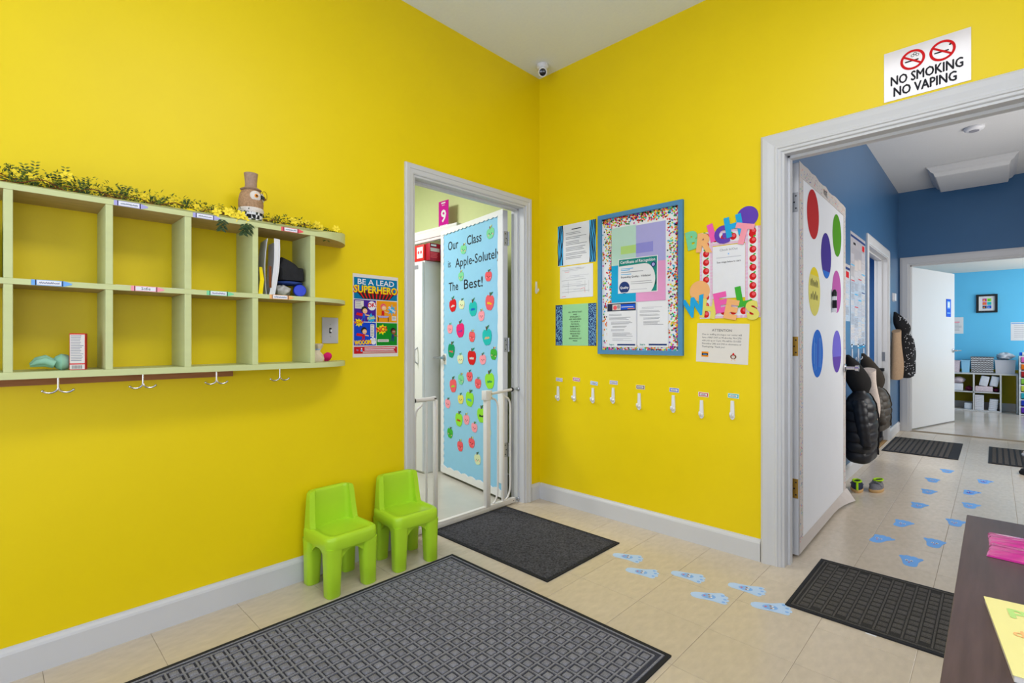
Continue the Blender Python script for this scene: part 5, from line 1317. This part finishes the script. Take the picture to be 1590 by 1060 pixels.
bk = thing('booklet', 'yellow booklet with green and red print on the dark table', 'booklet', (2.44, -1.83, TZ))
Mb = Matrix.Translation((2.35, -1.724, TZ)) @ Matrix.Rotation(math.radians(7), 4, 'Z')
MB().box((0, -.215, 0), (.17, 0, .008), .001).build('pages', 'paper_warm', bk, M=Mb)
MB().box((-.001, -.217, .008), (.172, .001, .0092), .0004).build('cover', 'yellow_card', bk, M=Mb)
pr = Print(); pr.text('PLAY', .018, -.055, .040, 'mintdeep', 1, 'LEFT', bold=.04); pr.build('title', bk, Mb, .0094); pr = Print(); pr.text('days', .014, -.112, .026, 'peach', 1, 'LEFT', bold=.02)
pr.build('lettering', bk, Mb, .0094)
pr = Print(); pr.disc(.062, -.10, .008, 'red'); pr.build('red_dot', bk, Mb, .0094)
pr = Print(); pr.rect(.03, -.16, .12, -.152, 'lav'); pr.build('ruled_line', bk, Mb, .0094)

# ================================================================== GREEN ROOM (through the left doorway)
cbn = thing('storage_cabinet', 'tall white cabinet in the green room behind the open door', 'cabinet', (-1.6, 0, 0))
MB().box((-2.05, -.18, .0), (-1.13, .29, 1.81)).build('body', 'cabinet_white', cbn)
for x0, x1, hx in ((-1.59, -1.135, -1.54), (-2.045, -1.595, -1.65)):
    d_ = MB().box((x0, -.203, .02), (x1, -.181, 1.80), .002).build('door', 'cabinet_white', cbn, smooth=True)
    MB().tube([(hx + .34, -.205, .93), (hx + .34, -.232, .95), (hx + .34, -.236, 1.0), (hx + .34, -.232, 1.05), (hx + .34, -.205, 1.07)], .006, 8).build('handle', 'steel', d_, smooth=True)
MB().box((-1.30, -.2045, 1.74), (-1.19, -.2035, 1.775)).build('handle_mark', 'greyink', cbn)
def carton(nm, lab, a, c, m, prf):
    o = box_thing(nm, a, c, m, None, .002); tag(o, lab, 'box'); return o
o = carton('red_box', 'bright red box with a picture panel on the white cabinet', (-1.52, -.185, 1.812), (-1.135, .02, 1.95), 'box_red', None)
pr = Print(); pr.rect(-1.235, 1.835, -1.15, 1.93, 'paper').disc(-1.21, 1.885, .014, 'coral', 2).disc(-1.175, 1.885, .014, 'coral', 2).rect(-1.30, 1.915, -1.265, 1.94, 'black').rect(-1.33, 1.83, -1.26, 1.86, 'coral')
pr.build('print', o, frame((0, -.1855, 0), (1, 0, 0), (0, 0, 1)), .0003)
o = carton('crimson_box', 'crimson box with blue label turned sideways on the white cabinet', (-1.128, -.17, 1.812), (-1.07, .13, 1.955), 'box_crimson', None)
pr = Print(); pr.rect(-.165, 1.925, -.10, 1.95, 'ink').rect(-.16, 1.93, -.105, 1.945, 'paper', 2).rect(-.165, 1.885, -.07, 1.915, 'sand').rect(-.06, 1.86, .02, 1.95, 'bluec').rect(-.05, 1.92, 0.0, 1.935, 'paper', 2).lines(-.165, -.08, 1.875, 4, .012, .006, 'coral', 1, 3)
pr.build('print', o, frame((-1.07, 0, 0), (0, 1, 0), (0, 0, 1)), .0003)
MB().box((-1.128, -.10, 1.81), (-1.07, .0, 1.812)).build('base_flap', 'brown', o)
tag(box_thing('blue_box', (-1.40, .04, 1.812), (-1.14, .27, 1.985), 'bluec', None, .003), 'blue box at the back of the white cabinet top', 'box')
ws = thing('wall_shelf', 'long white wall shelf under the pink number sign', 'shelf', (-1.7, .15, 2.03))
MB().box((-2.7, .0, 2.11), (-.925, .30, 2.132), .002).build('shelf_board', 'cabinet_white', ws)
MB().box((-2.7, .0, 2.052), (-.925, .016, 2.11), .001).build('front_valance', 'cabinet_white', ws)
MB().box((-2.7, .004, 2.026), (-.93, .012, 2.048), .001).build('light_strip', 'cabinet_white', ws)
MB().box((-.94, .016, 2.052), (-.925, .30, 2.11)).build('end_panel', 'cabinet_white', ws)
FSG = frame((0, .20, 0), (1, 0, 0), (0, 0, 1))
pr = Print(); pr.text('9', -1.352, 2.24, .16, 'paper', 1, bold=.03).rect(-1.385, 2.41, -1.325, 2.422, 'paper').rect(-1.375, 2.393, -1.335, 2.397, 'paper')
for k in range(5): pr.rect(-1.405 + k * .023, 2.196, -1.389 + k * .023, 2.21, 'paper').rect(-1.405 + k * .023, 2.17, -1.389 + k * .023, 2.188, 'paper')
sheet('number_sign', 'magenta sign with a white number 9 standing on the wall shelf', 'sign', FSG, -1.425, 2.133, -1.28, 2.435, 'magenta', th=.003, gap=0, pr=pr)

# ================================================================== HALL
HF = frame((HX, 0, 0), (0, 1, 0), (0, 0, 1))
def newsprint(a, c, d, e, sd, cols):
    pr = Print(); R = random.Random(sd)
    pr.rect(a + .01, e - .045, d - .01, e - .025, 'navyp').rect(d - .16, e - .11, d - .05, e - .06, 'redpost').rect(a + .12, e - .1, a + .22, e - .08, 'ink')
    for k in range(cols):
        u0 = a + .02 + (d - a - .04) * k / cols; u1 = u0 + (d - a - .04) / cols - .012; v = e - .13
        while v > c + .04:
            n = R.choice([4, 6, 8])
            pr.lines(u0, u1, v, n, .011, .005, R.choice(['faintink', 'greyink', 'sand']), 1, R.randrange(99), .2); v -= n * .011 + .012
            if R.random() < .25: pr.rect(u0, v - .02, u1, v - .012, R.choice(['navyp', 'aqua', 'redpost']), 1); v -= .032
    return pr
sheet('wall_poster', 'large laminated information poster on the blue hall wall', 'poster', HF, 2.27, 1.09, 2.94, 2.055, 'gloss_grey', pr=newsprint(2.27, 1.09, 2.94, 2.055, 4, 4))
sheet('wall_poster', 'smaller laminated information poster half behind the wide white door', 'poster', HF, 1.68, 1.29, 2.255, 1.757, 'gloss_grey', pr=newsprint(1.68, 1.29, 2.255, 1.757, 5, 3))
for k, (y, lab) in enumerate(((2.05, 'first'), (2.33, 'second'), (2.60, 'third'), (2.85, 'fourth'))):
    wall_hook('adhesive_hook', 'white adhesive hook on the blue hall wall, %s toward the far doorway' % lab, HF, y, 1.06, 1.15, group='hooks on the blue hall wall')
    sheet('name_tag', 'white name tag over the %s blue-wall hook' % lab, 'name tag', HF, y - .03, 1.072, y + .03, 1.10, 'gloss_paper', group='tags on the blue hall wall')
tm = thing('thermostat', 'small white wall device near the blue hall corner', 'thermostat', (HX, 4.72, 1.63))
MB().box((HX, 4.67, 1.60), (HX + .028, 4.77, 1.69), .006).build('case', 'white_plastic', tm, smooth=True)
MB().box((HX, 4.655, 1.595), (HX + .006, 4.785, 1.695), .002).build('back_plate', 'white_plastic', tm)
# yellow tag in the hall doorway
tag(MB().box((HX - .04, 3.10, 1.02), (HX - .01, 3.16, 1.16), .004).build('yellow_tag', 'yel', None), 'yellow and white tag hanging at the side of the hall doorway', 'tag')

# jackets
def puffer(name, label, x, y, z1, z0, hw, hd, m, hoodm, rolls=7, sleeves=True, hoodh=.30, puffy=.075, sparkle=False):
    t = thing(name, label, 'jacket', (x, y, z0))
    zb = z1 - hoodh                                     # neck line
    N = 30; steps = rolls * 6
    def surf(u, a):
        q = (u * rolls) % 1.0
        puff = 1 - puffy + puffy * math.sin(PI * q) ** .45
        sh = 1.0 if u < .78 else max(.50, math.cos((u - .78) / .22 * 1.25))
        tp = (.90 + .10 * math.sin(PI * min(1, u * 1.2))) * sh
        ca, sa = math.cos(a), math.sin(a)
        wob = 1 + .05 * math.sin(3 * a + 4 * u) + .03 * math.sin(7 * a - 11 * u)
        px_ = x + hd * math.copysign(abs(ca) ** .75, ca) * tp * puff * wob
        return Vector((max(HX + .012, px_), y + hw * math.copysign(abs(sa) ** .75, sa) * tp * puff, z0 + (zb + .02 - z0) * u + .010 * math.sin(2 * a + 1) * (1 - u)))
    MB().loft([[surf(i / steps, 2 * PI * k / N) for k in range(N)] for i in range(steps + 1)]).build('body', m, t, smooth=60)
    # front placket
    MB().tube([surf(i / 20, .25) + Vector((.004, 0, 0)) for i in range(1, 20)], .006, 6).build('zip_placket', hoodm, t, smooth=True)
    # hood hanging from its peak, which leans to the wall
    prof = [.50, .60, .74, .82, .84, .80, .72, .60, .45, .28, .12]
    rings = []
    for i, w_ in enumerate(prof):
        u = i / (len(prof) - 1)
        cx = x + (HX + .03 - x) * u ** 1.6; cy = y - .02 * u
        rings.append([Vector((max(HX + .006, cx + hd * .92 * w_ * math.cos(a) * (1 + .05 * math.sin(3 * a + 5 * u))), cy + hw * .62 * w_ * math.sin(a), zb - .015 + (hoodh + .01) * u + .02 * math.sin(a) * w_)) for a in [2 * PI * k / 24 for k in range(24)]])
    hd_ = MB().loft(rings).build('hood', hoodm, t, smooth=60)
    MB().tube([rings[i][3] + Vector((.002, .002, 0)) for i in range(10)], .004, 6).build('hood_seam', m, hd_, smooth=True)
    if sleeves:
        for sd in (-1, 1):
            rings = []
            for i in range(31):
                u = i / 30; z = zb - .045 - (zb - z0) * .66 * u
                r = (.050 - .012 * u) * (.93 + .08 * math.sin(PI * ((u * 6) % 1)) ** .5) * (1 if u > .04 else .75)
                cy = y + sd * (hw * .80 + .02 * math.sin(PI * u)); cx = x + hd * (.15 + .40 * u)
                rings.append([Vector((cx + r * math.cos(a), cy + r * math.sin(a), z)) for a in [2 * PI * k / 16 for k in range(16)]])
            sl = MB().loft(rings).build('sleeve', m, t, smooth=60)
            MB().lathe([(0, 0), (.030, 0), (.033, .010), (.031, .028), (0, .03)], 14, (cx, cy, z - .024)).build('cuff', hoodm, sl, smooth=True)
    if sparkle:
        R = random.Random(4); b = MB()
        for k in range(90):
            p = surf(R.uniform(.05, .95), R.uniform(-1.5, .9)); b.ell(p + Vector((.002, -.002, 0)), (.0045, .0045, .0045), 6, 4)
        for k in range(30):
            q = rings_h = None
            u = R.uniform(.1, .8); w_ = prof[int(u * 10)]; a = R.uniform(-1.5, .8)
            b.ell((x + (HX + .03 - x) * u ** 1.6 + hd * .94 * w_ * math.cos(a), y - .02 * u + hw * .64 * w_ * math.sin(a), zb + hoodh * u), (.0045, .0045, .0045), 6, 4)
        tag(b.build('sequins', 'paper', t), kind='stuff')
    return t
def lining(t, m, x, y, z0, z1, rx, ry, lean=0):
    rings = []
    for i in range(16):
        u = i / 15; w_ = .75 + .35 * math.sin(PI * (.25 + .75 * u)) * (1 - .5 * u)
        rings.append([Vector((max(HX + .008, x + lean * u + rx * w_ * math.cos(a) * (1 + .1 * math.sin(2 * a + 6 * u))), y + ry * w_ * math.sin(a), z0 + (z1 - z0) * u + .02 * math.sin(a))) for a in [2 * PI * k / 18 for k in range(18)]])
    MB().loft(rings).build('lining', m, t, smooth=60)
puffer('puffer_jacket', 'black puffer jacket with hood, nearest of the hanging coats', 1.598, 2.02, 1.02, .20, .20, .105, 'puffer_black', 'hood_fabric', rolls=7)
pj = puffer('puffer_jacket', 'dark olive-grey puffer jacket with cream lining beside the black gate', 1.602, 2.66, 1.02, .36, .15, .105, 'puffer_olive', 'hood_fabric_brown', rolls=6, hoodh=.31)
lining(pj, 'lining_cream', 1.585, 2.42, .46, .88, .075, .05)
sj = puffer('sequin_jacket', 'black speckled jacket with tan lining hanging by the far hall corner', 1.60, 4.62, 1.47, .71, .12, .095, 'dark_cloth', 'dark_cloth', rolls=3, sparkle=True, sleeves=False, hoodh=.26, puffy=.02)
lining(sj, 'lining_tan', 1.545, 4.47, .70, 1.24, .06, .06)

# black gate across the hall doorway
bg = thing('pet_gate', 'black metal gate across the side doorway of the hall', 'gate', (HX - .06, 3.68, 0))
gx = HX - .05
def bgb(nm, a, c): return MB().box(a, c, .002).build(nm, 'black_metal', bg)
bgb('bottom_rail', (gx - .015, 3.10, .01), (gx + .015, 4.27, .05)); bgb('post', (gx - .015, 4.16, .05), (gx + .015, 4.19, .77)); bgb('post', (gx - .015, 3.13, .05), (gx + .015, 3.16, .77))
bgb('post', (gx - .01, 4.235, .05), (gx + .012, 4.258, .77)); bgb('top_rail', (gx - .014, 4.16, .75), (gx + .014, 4.275, .785)); bgb('latch_knob', (gx - .02, 4.2, .785), (gx + .03, 4.25, .82))
tag(MB().box((HX - .12, 3.09, .0), (HX, 4.28, .006)).build('door_threshold', 'oak'), 'light wood threshold strip under the black gate', 'threshold')

# pair of shoes
def shoe(name, label, x, y, a, m, sole='gum', strap='neon', accent=None, k=1.0, z=0.0):
    Mh = Matrix.Translation((x, y, z)) @ Matrix.Rotation(math.radians(a), 4, 'Z') @ Matrix.Scale(k, 4)
    t = thing(name, label, 'shoe', M=Mh)
    def outline(sc, zz, back=0, front=0):
        P = []
        for i in range(24):
            th = 2 * PI * i / 24; c_, s_ = math.cos(th), math.sin(th)
            P.append(Vector((c_ * .075 * (sc if c_ < 0 else sc) + (front if c_ > 0 else back) * abs(c_), s_ * (.033 + .006 * c_) * sc, zz)))
        return P
    MB().loft([outline(.96, .0), outline(1.02, .006), outline(1.02, .016), outline(.99, .019)]).build('sole', sole, t, smooth=50, M=Mh)
    rings = []
    for zz, sc, fr in ((.018, .97, 0), (.032, .96, -.004), (.045, .88, -.028), (.056, .78, -.055), (.064, .70, -.07)):
        rings.append(outline(sc, zz, 0, fr))
    up = MB().loft(rings, cap=True).build('upper', m, t, smooth=60, M=Mh)
    MB().tube([Vector((-.012 + .040 * math.cos(th) - .012, .0215 * math.sin(th), .066)) for th in [2 * PI * i / 18 for i in range(19)]], .005, 7).build('collar', strap, t, smooth=True, M=Mh)
    MB().ell((-.024, 0, .064), (.033, .016, .004), 14, 6).build('opening', 'black', t, M=Mh)
    MB().tube([Vector((.022, -.032, .034)), Vector((.02, -.017, .053)), Vector((.018, 0, .058)), Vector((.02, .017, .053)), Vector((.022, .032, .034))], .006, 8).build('strap', accent or m, t, smooth=True, M=Mh)
    if accent: MB().tube([Vector((-.077, 0, .02)), Vector((-.072, 0, .04)), Vector((-.062, 0, .062))], .006, 8).build('heel_tab', strap, t, smooth=True, M=Mh)
    return t
shoe('toddler_shoe', 'navy and grey toddler shoe with lime collar, heel toward us', 1.610, 1.80, 100, 'navy', accent='grey_fabric', k=1.2)
shoe('toddler_shoe', 'grey toddler shoe with lime lining, toe toward us', 1.72, 1.89, -100, 'grey_fabric', k=1.2)

# hall mats, fixture, detector
def rib_mat(lab, x0, y0, x1, y1):
    t = thing('ribbed_mat', lab, 'mat', ((x0 + x1) / 2, (y0 + y1) / 2, 0))
    MB().box((x0, y0, 0), (x1, y1, .005)).build('backing', 'rubber', t)
    n = int((x1 - x0 - .05) / .042)
    me = MB().box((-.014, -(y1 - y0) / 2 + .03, .005), (.014, (y1 - y0) / 2 - .03, .009), .001, 1).mesh('rib', 'mat_char_bump')
    for k in range(n): link('rib', me, t, Matrix.Translation((x0 + .04 + k * .042, (y0 + y1) / 2, 0)))
rib_mat('dark ribbed mat in the hall below the side doorway gate', 1.52, 3.60, 2.11, 4.62)
rib_mat('dark ribbed mat in the hall by the right edge of the photo', 2.315, 3.63, 2.93, 4.62)
lf = thing('ceiling_light', 'unlit white box ceiling light fixture in the blue hall', 'ceiling light', (2.19, 4.75, HC - .11))
def ring_(x0, y0, x1, y1, z): return [Vector((x0, y0, z)), Vector((x1, y0, z)), Vector((x1, y1, z)), Vector((x0, y1, z))]
x0, x1, y0, y1 = 1.83, 2.53, 4.22, 5.12
MB().loft([ring_(x0, y0, x1, y1, HC - .001), ring_(x0, y0, x1, y1, HC - .012), ring_(x0 + .02, y0 + .02, x1 - .02, y1 - .02, HC - .03), ring_(x0 + .03, y0 + .03, x1 - .03, y1 - .03, HC - .05), ring_(x0 + .05, y0 + .05, x1 - .05, y1 - .05, HC - .065)]).build('housing', 'white_trim', lf)
MB().loft([ring_(x0 + .055, y0 + .055, x1 - .055, y1 - .055, HC - .064), ring_(x0 + .065, y0 + .065, x1 - .065, y1 - .065, HC - .10), ring_(x0 + .075, y0 + .075, x1 - .075, y1 - .075, HC - .105)]).build('diffuser', 'dull_diffuser', lf)
sm = thing('smoke_detector', 'round white smoke detector on the hall ceiling', 'smoke detector', (2.23, 3.2, HC - .03))
MB().lathe([(0, 0), (.068, 0), (.07, -.01), (.064, -.022), (.05, -.030), (0, -.031)], 28, (2.23, 3.2, HC - .0005)).build('body', 'white_plastic', sm, smooth=True)
MB().lathe([(.028, -.030), (.034, -.030), (.034, -.034), (.028, -.034)], 20, (2.23, 3.2, HC - .0005)).build('vent_ring', 'greyink', sm)
ef = thing('ceiling_light', 'white wrap-round ceiling light fixture of the yellow entry room', 'ceiling light', (2.0, -1.85, 2.92))
MB().box((1.66, -2.5, 2.965), (2.34, -1.2, CH - .001), .004).build('housing', 'white_trim', ef)
MB().box((1.69, -2.47, 2.925), (2.31, -1.23, 2.965), .01).build('diffuser', 'lamp_diffuser', ef, smooth=True)

# things at the right edge of the hall: shoes by the wall
shoe('shoe', 'black shoe with red lining at the right edge of the hall', 2.66, 5.0, 95, 'black', 'paper', 'red_cloth', 'red_cloth', 1.9)
shoe('shoe', 'tan shoe at the right edge beside the second ribbed mat', 2.66, 4.20, 170, 'sand', 'paper', 'sand', None, 1.5, .0095)
shoe('shoe', 'black shoe at the right edge nearest the table', 2.62, 3.30, 172, 'black', 'rubber', 'black', None, 1.5)

# ================================================================== FAR ROOM
su = thing('cube_shelf', 'low white open cube shelf against the far blue wall', 'shelf', (2.1, 8.35, 0))
def sb(a, c): return MB().box(a, c, .001).build('panel', 'white_trim', su)
sb((1.50, 8.20, .588), (2.62, 8.56, .612)); sb((1.50, 8.20, .0), (2.435, 8.56, .020)); sb((1.50, 8.20, .296), (2.42, 8.56, .314))
for x in (1.50, 1.79, 2.105, 2.415): sb((x, 8.20, .02), (x + .02, 8.56, .588))
sb((2.60, 8.20, 0), (2.62, 8.56, .588))
def bin_(nm, lab, x0, x1, z0, h, m, y0=8.22, y1=8.5):
    t = thing(nm, lab, 'bin', ((x0 + x1) / 2, 8.36, z0))
    MB().loft([ring_(x0 + .008, y0 + .008, x1 - .008, y1 - .008, z0 + .001), ring_(x0, y0, x1, y1, z0 + h), ring_(x0 + .008, y0 + .008, x1 - .008, y1 - .008, z0 + h), ring_(x0 + .015, y0 + .015, x1 - .015, y1 - .015, z0 + .02)]).build('tub', m, t)
    MB().loft([ring_(x0 - .006, y0 - .006, x1 + .006, y1 + .006, z0 + h - .012), ring_(x0 - .006, y0 - .006, x1 + .006, y1 + .006, z0 + h), ring_(x0, y0, x1, y1, z0 + h), ring_(x0, y0, x1, y1, z0 + h - .012)]).build('rim', m, t)
    return t
t = bin_('fabric_bin', 'grey chevron fabric storage bin on the white cube shelf', 2.08, 2.345, .612, .255, 'grey_fabric')
pr = Print()
for r_ in range(7):
    pr.line([(2.085 + k * .0185, .635 + r_ * .034 + (.012 if k % 2 else 0)) for k in range(15)], .008, 'paper')
pr.rect(2.165, .81, 2.26, .835, 'greyink', 2)
pr.build('chevrons', t, frame((0, 8.2195, 0), (1, 0, 0), (0, 0, 1)), .001)
bin_('clear_bin', 'clear plastic bin full of supplies right of the chevron bin', 2.36, 2.59, .612, .21, 'cloudy_plastic')
lump('white_plastic_bag', 'puffy white plastic bag on top of the clear bin', 'bag', 'clear_plastic', (2.47, 8.36, .88), (.10, .11, .058), 3, .32)
lump('supply_bundle', 'pinkish bundle of supplies inside the clear bin', 'bundle', 'diaper_print', (2.475, 8.36, .72), (.085, .10, .08), 10, .06)
bin_('blue_bin', 'pale blue plastic bin left of the chevron bin', 1.965, 2.07, .612, .20, 'bpaper')
bin_('white_bin', 'white patterned bin beside the far door edge', 1.80, 1.95, .612, .19, 'diaper_print')
def stack(lab, x, z0, n, w_, h, m, lean=0):
    for k in range(n):
        o = MB().box((x, 8.23, z0 + k * h + .0004), (x + w_, 8.45, z0 + (k + 1) * h - .001), min(.006, h * .3), 2, M=Matrix.Translation((lean * k, 0, 0))).build('diaper', m, None, smooth=True)
        tag(o, lab % (['lowest', 'second', 'third', 'fourth', 'fifth', 'sixth', 'seventh', 'eighth', 'ninth'][k]), 'diaper', 'folded diapers in the cube shelf')
stack('folded white diaper, %s from the bottom of the neat stack in the cube shelf', 2.128, .0205, 9, .105, .0265, 'diaper')
stack('folded white diaper, %s from the bottom of the leaning stack in the cube shelf', 2.285, .0205, 6, .10, .03, 'diaper', .003)
def pack(lab, x0, x1, z0, z1, m, rot=0):
    Mx = Matrix.Translation(((x0 + x1) / 2, 0, z0)) @ Matrix.Rotation(math.radians(rot), 4, 'Y') @ Matrix.Translation((-(x0 + x1) / 2, 0, -z0))
    tag(MB().box((x0, 8.23, z0 + .0005), (x1, 8.46, z1), .012, 3, M=Mx).build('diaper_pack', m, None, smooth=True), lab, 'pack')
pack('flat white diaper pack lying in the upper right cube', 2.13, 2.335, .315, .40, 'diaper_print')
pack('tilted diaper pack leaning on the upper left of its cube', 2.17, 2.27, .405, .565, 'diaper', 12)
pack('tilted diaper pack leaning at the upper right of its cube', 2.295, 2.39, .405, .565, 'diaper', 10)
lump('dark_pouch', 'small pink and white pouch at the right of the upper cube', 'pouch', 'maroon', (2.375, 8.32, .345), (.035, .06, .031), 21, .1)
pack('white pack standing in the upper left cube by the door', 1.83, 1.985, .315, .43, 'diaper', 0)
lump('printed_cloth', 'printed cloth lying on the white pack in the upper left cube', 'clothing', 'diaper_print', (1.93, 8.34, .482), (.08, .08, .052), 22, .15)
lump('maroon_cloth', 'maroon cloth in the upper left cube of the white shelf', 'clothing', 'maroon', (2.055, 8.32, .352), (.042, .07, .038), 23, .2)
pack('white paper pack in the lower left cube', 2.0, 2.095, .0205, .12, 'diaper', 0)
dt = thing('drawer_tower', 'rainbow drawer tower at the right edge of the far room', 'drawers', (2.8, 8.3, 0))
MB().box((2.625, 8.10, .0), (2.645, 8.46, .89)).build('side_panel', 'white_plastic', dt); MB().box((2.955, 8.10, 0), (2.975, 8.46, .89)).build('side_panel', 'white_plastic', dt)
MB().box((2.625, 8.44, 0), (2.975, 8.46, .89)).build('back_panel', 'white_plastic', dt)
for k in range(9): MB().box((2.645, 8.10, .006 + k * .109), (2.955, 8.44, .02 + k * .109)).build('rail', 'white_plastic', dt)
for k in range(8): 
    d_ = MB().box((2.648, 8.085, .80 - k * .109), (2.952, 8.42, .872 - k * .109 + .008), .004).build('drawer', 'drawer_%d' % k, dt, smooth=True)
    MB().box((2.75, 8.072, .835 - k * .109), (2.85, 8.085, .847 - k * .109), .002).build('handle', 'drawer_%d' % k, d_)
bt = thing('bottle', 'blue and white bottle lying on the rainbow drawer tower', 'bottle', (2.72, 8.25, .892))
MB().lathe([(0, 0), (.028, .002), (.03, .01), (.03, .14), (.012, .165), (0, .166)], 18, M=Matrix.Translation((2.66, 8.22, .923)) @ Matrix.Rotation(PI / 2, 4, 'Y')).build('body', 'white_plastic', bt, smooth=True)
MB().lathe([(0, -.03), (.024, -.03), (.026, .0), (0, .0)], 18, M=Matrix.Translation((2.66, 8.22, .923)) @ Matrix.Rotation(PI / 2, 4, 'Y')).build('cap', 'blue', bt, smooth=True)
FW = frame((0, 8.6, 0), (1, 0, 0), (0, 0, 1))
pf = thing('framed_picture', 'black-framed picture with colourful squares on the far blue wall', 'picture', (2.265, 8.6, 1.585))
x0, x1, z0, z1 = 2.137, 2.392, 1.587, 1.886
for P in ([(x0, z0), (x1, z0), (x1 - .03, z0 + .03), (x0 + .03, z0 + .03)], [(x0, z1), (x0 + .03, z1 - .03), (x1 - .03, z1 - .03), (x1, z1)], [(x0, z0), (x0 + .03, z0 + .03), (x0 + .03, z1 - .03), (x0, z1)], [(x1, z0), (x1, z1), (x1 - .03, z1 - .03), (x1 - .03, z0 + .03)]):
    MB().prism(P, lambda u, v: Vector((u, v, .001)), lambda u, v: Vector((u, v, .025))).build('frame_rail', 'black', pf, M=FW)
MB().box((x0 + .02, z0 + .02, .001), (x1 - .02, z1 - .02, .008)).build('mount', 'paper', pf, M=FW)
pr = Print()
for k, m_ in enumerate(['magenta', 'limep', 'coral', 'teal', 'navyp', 'blue']):
    u = x0 + .075 + (k % 2) * .056; v = z1 - .115 - (k // 2) * .058
    pr.rect(u, v, u + .05, v + .048, m_).disc(u + .02, v + .02, .012, ['yel', 'green', 'orange', 'aqua', 'orange', 'sky'][k], 2, n=8)
pr.build('print', pf, FW, .0085)
pr = Print(); pr.rect(1.86, 1.43, 1.93, 1.45, 'pinkl').lines(1.84, 1.96, 1.42, 6, .022, .008, 'faintink', 1, 2)
sheet('far_notice', 'white sheet on the far blue wall beside the open door edge', 'notice', FW, 1.78, 1.246, 1.979, 1.524, 'paper', pr=pr)
pr = Print(); pr.rect(2.55, 1.395, 2.83, 1.41, 'sky').lines(2.58, 2.80, 1.37, 7, .03, .007, 'faintink', 1, 3)
sheet('far_notice', 'white chart at the right edge of the far blue wall', 'notice', FW, 2.543, 1.13, 2.84, 1.42, 'paper', pr=pr)
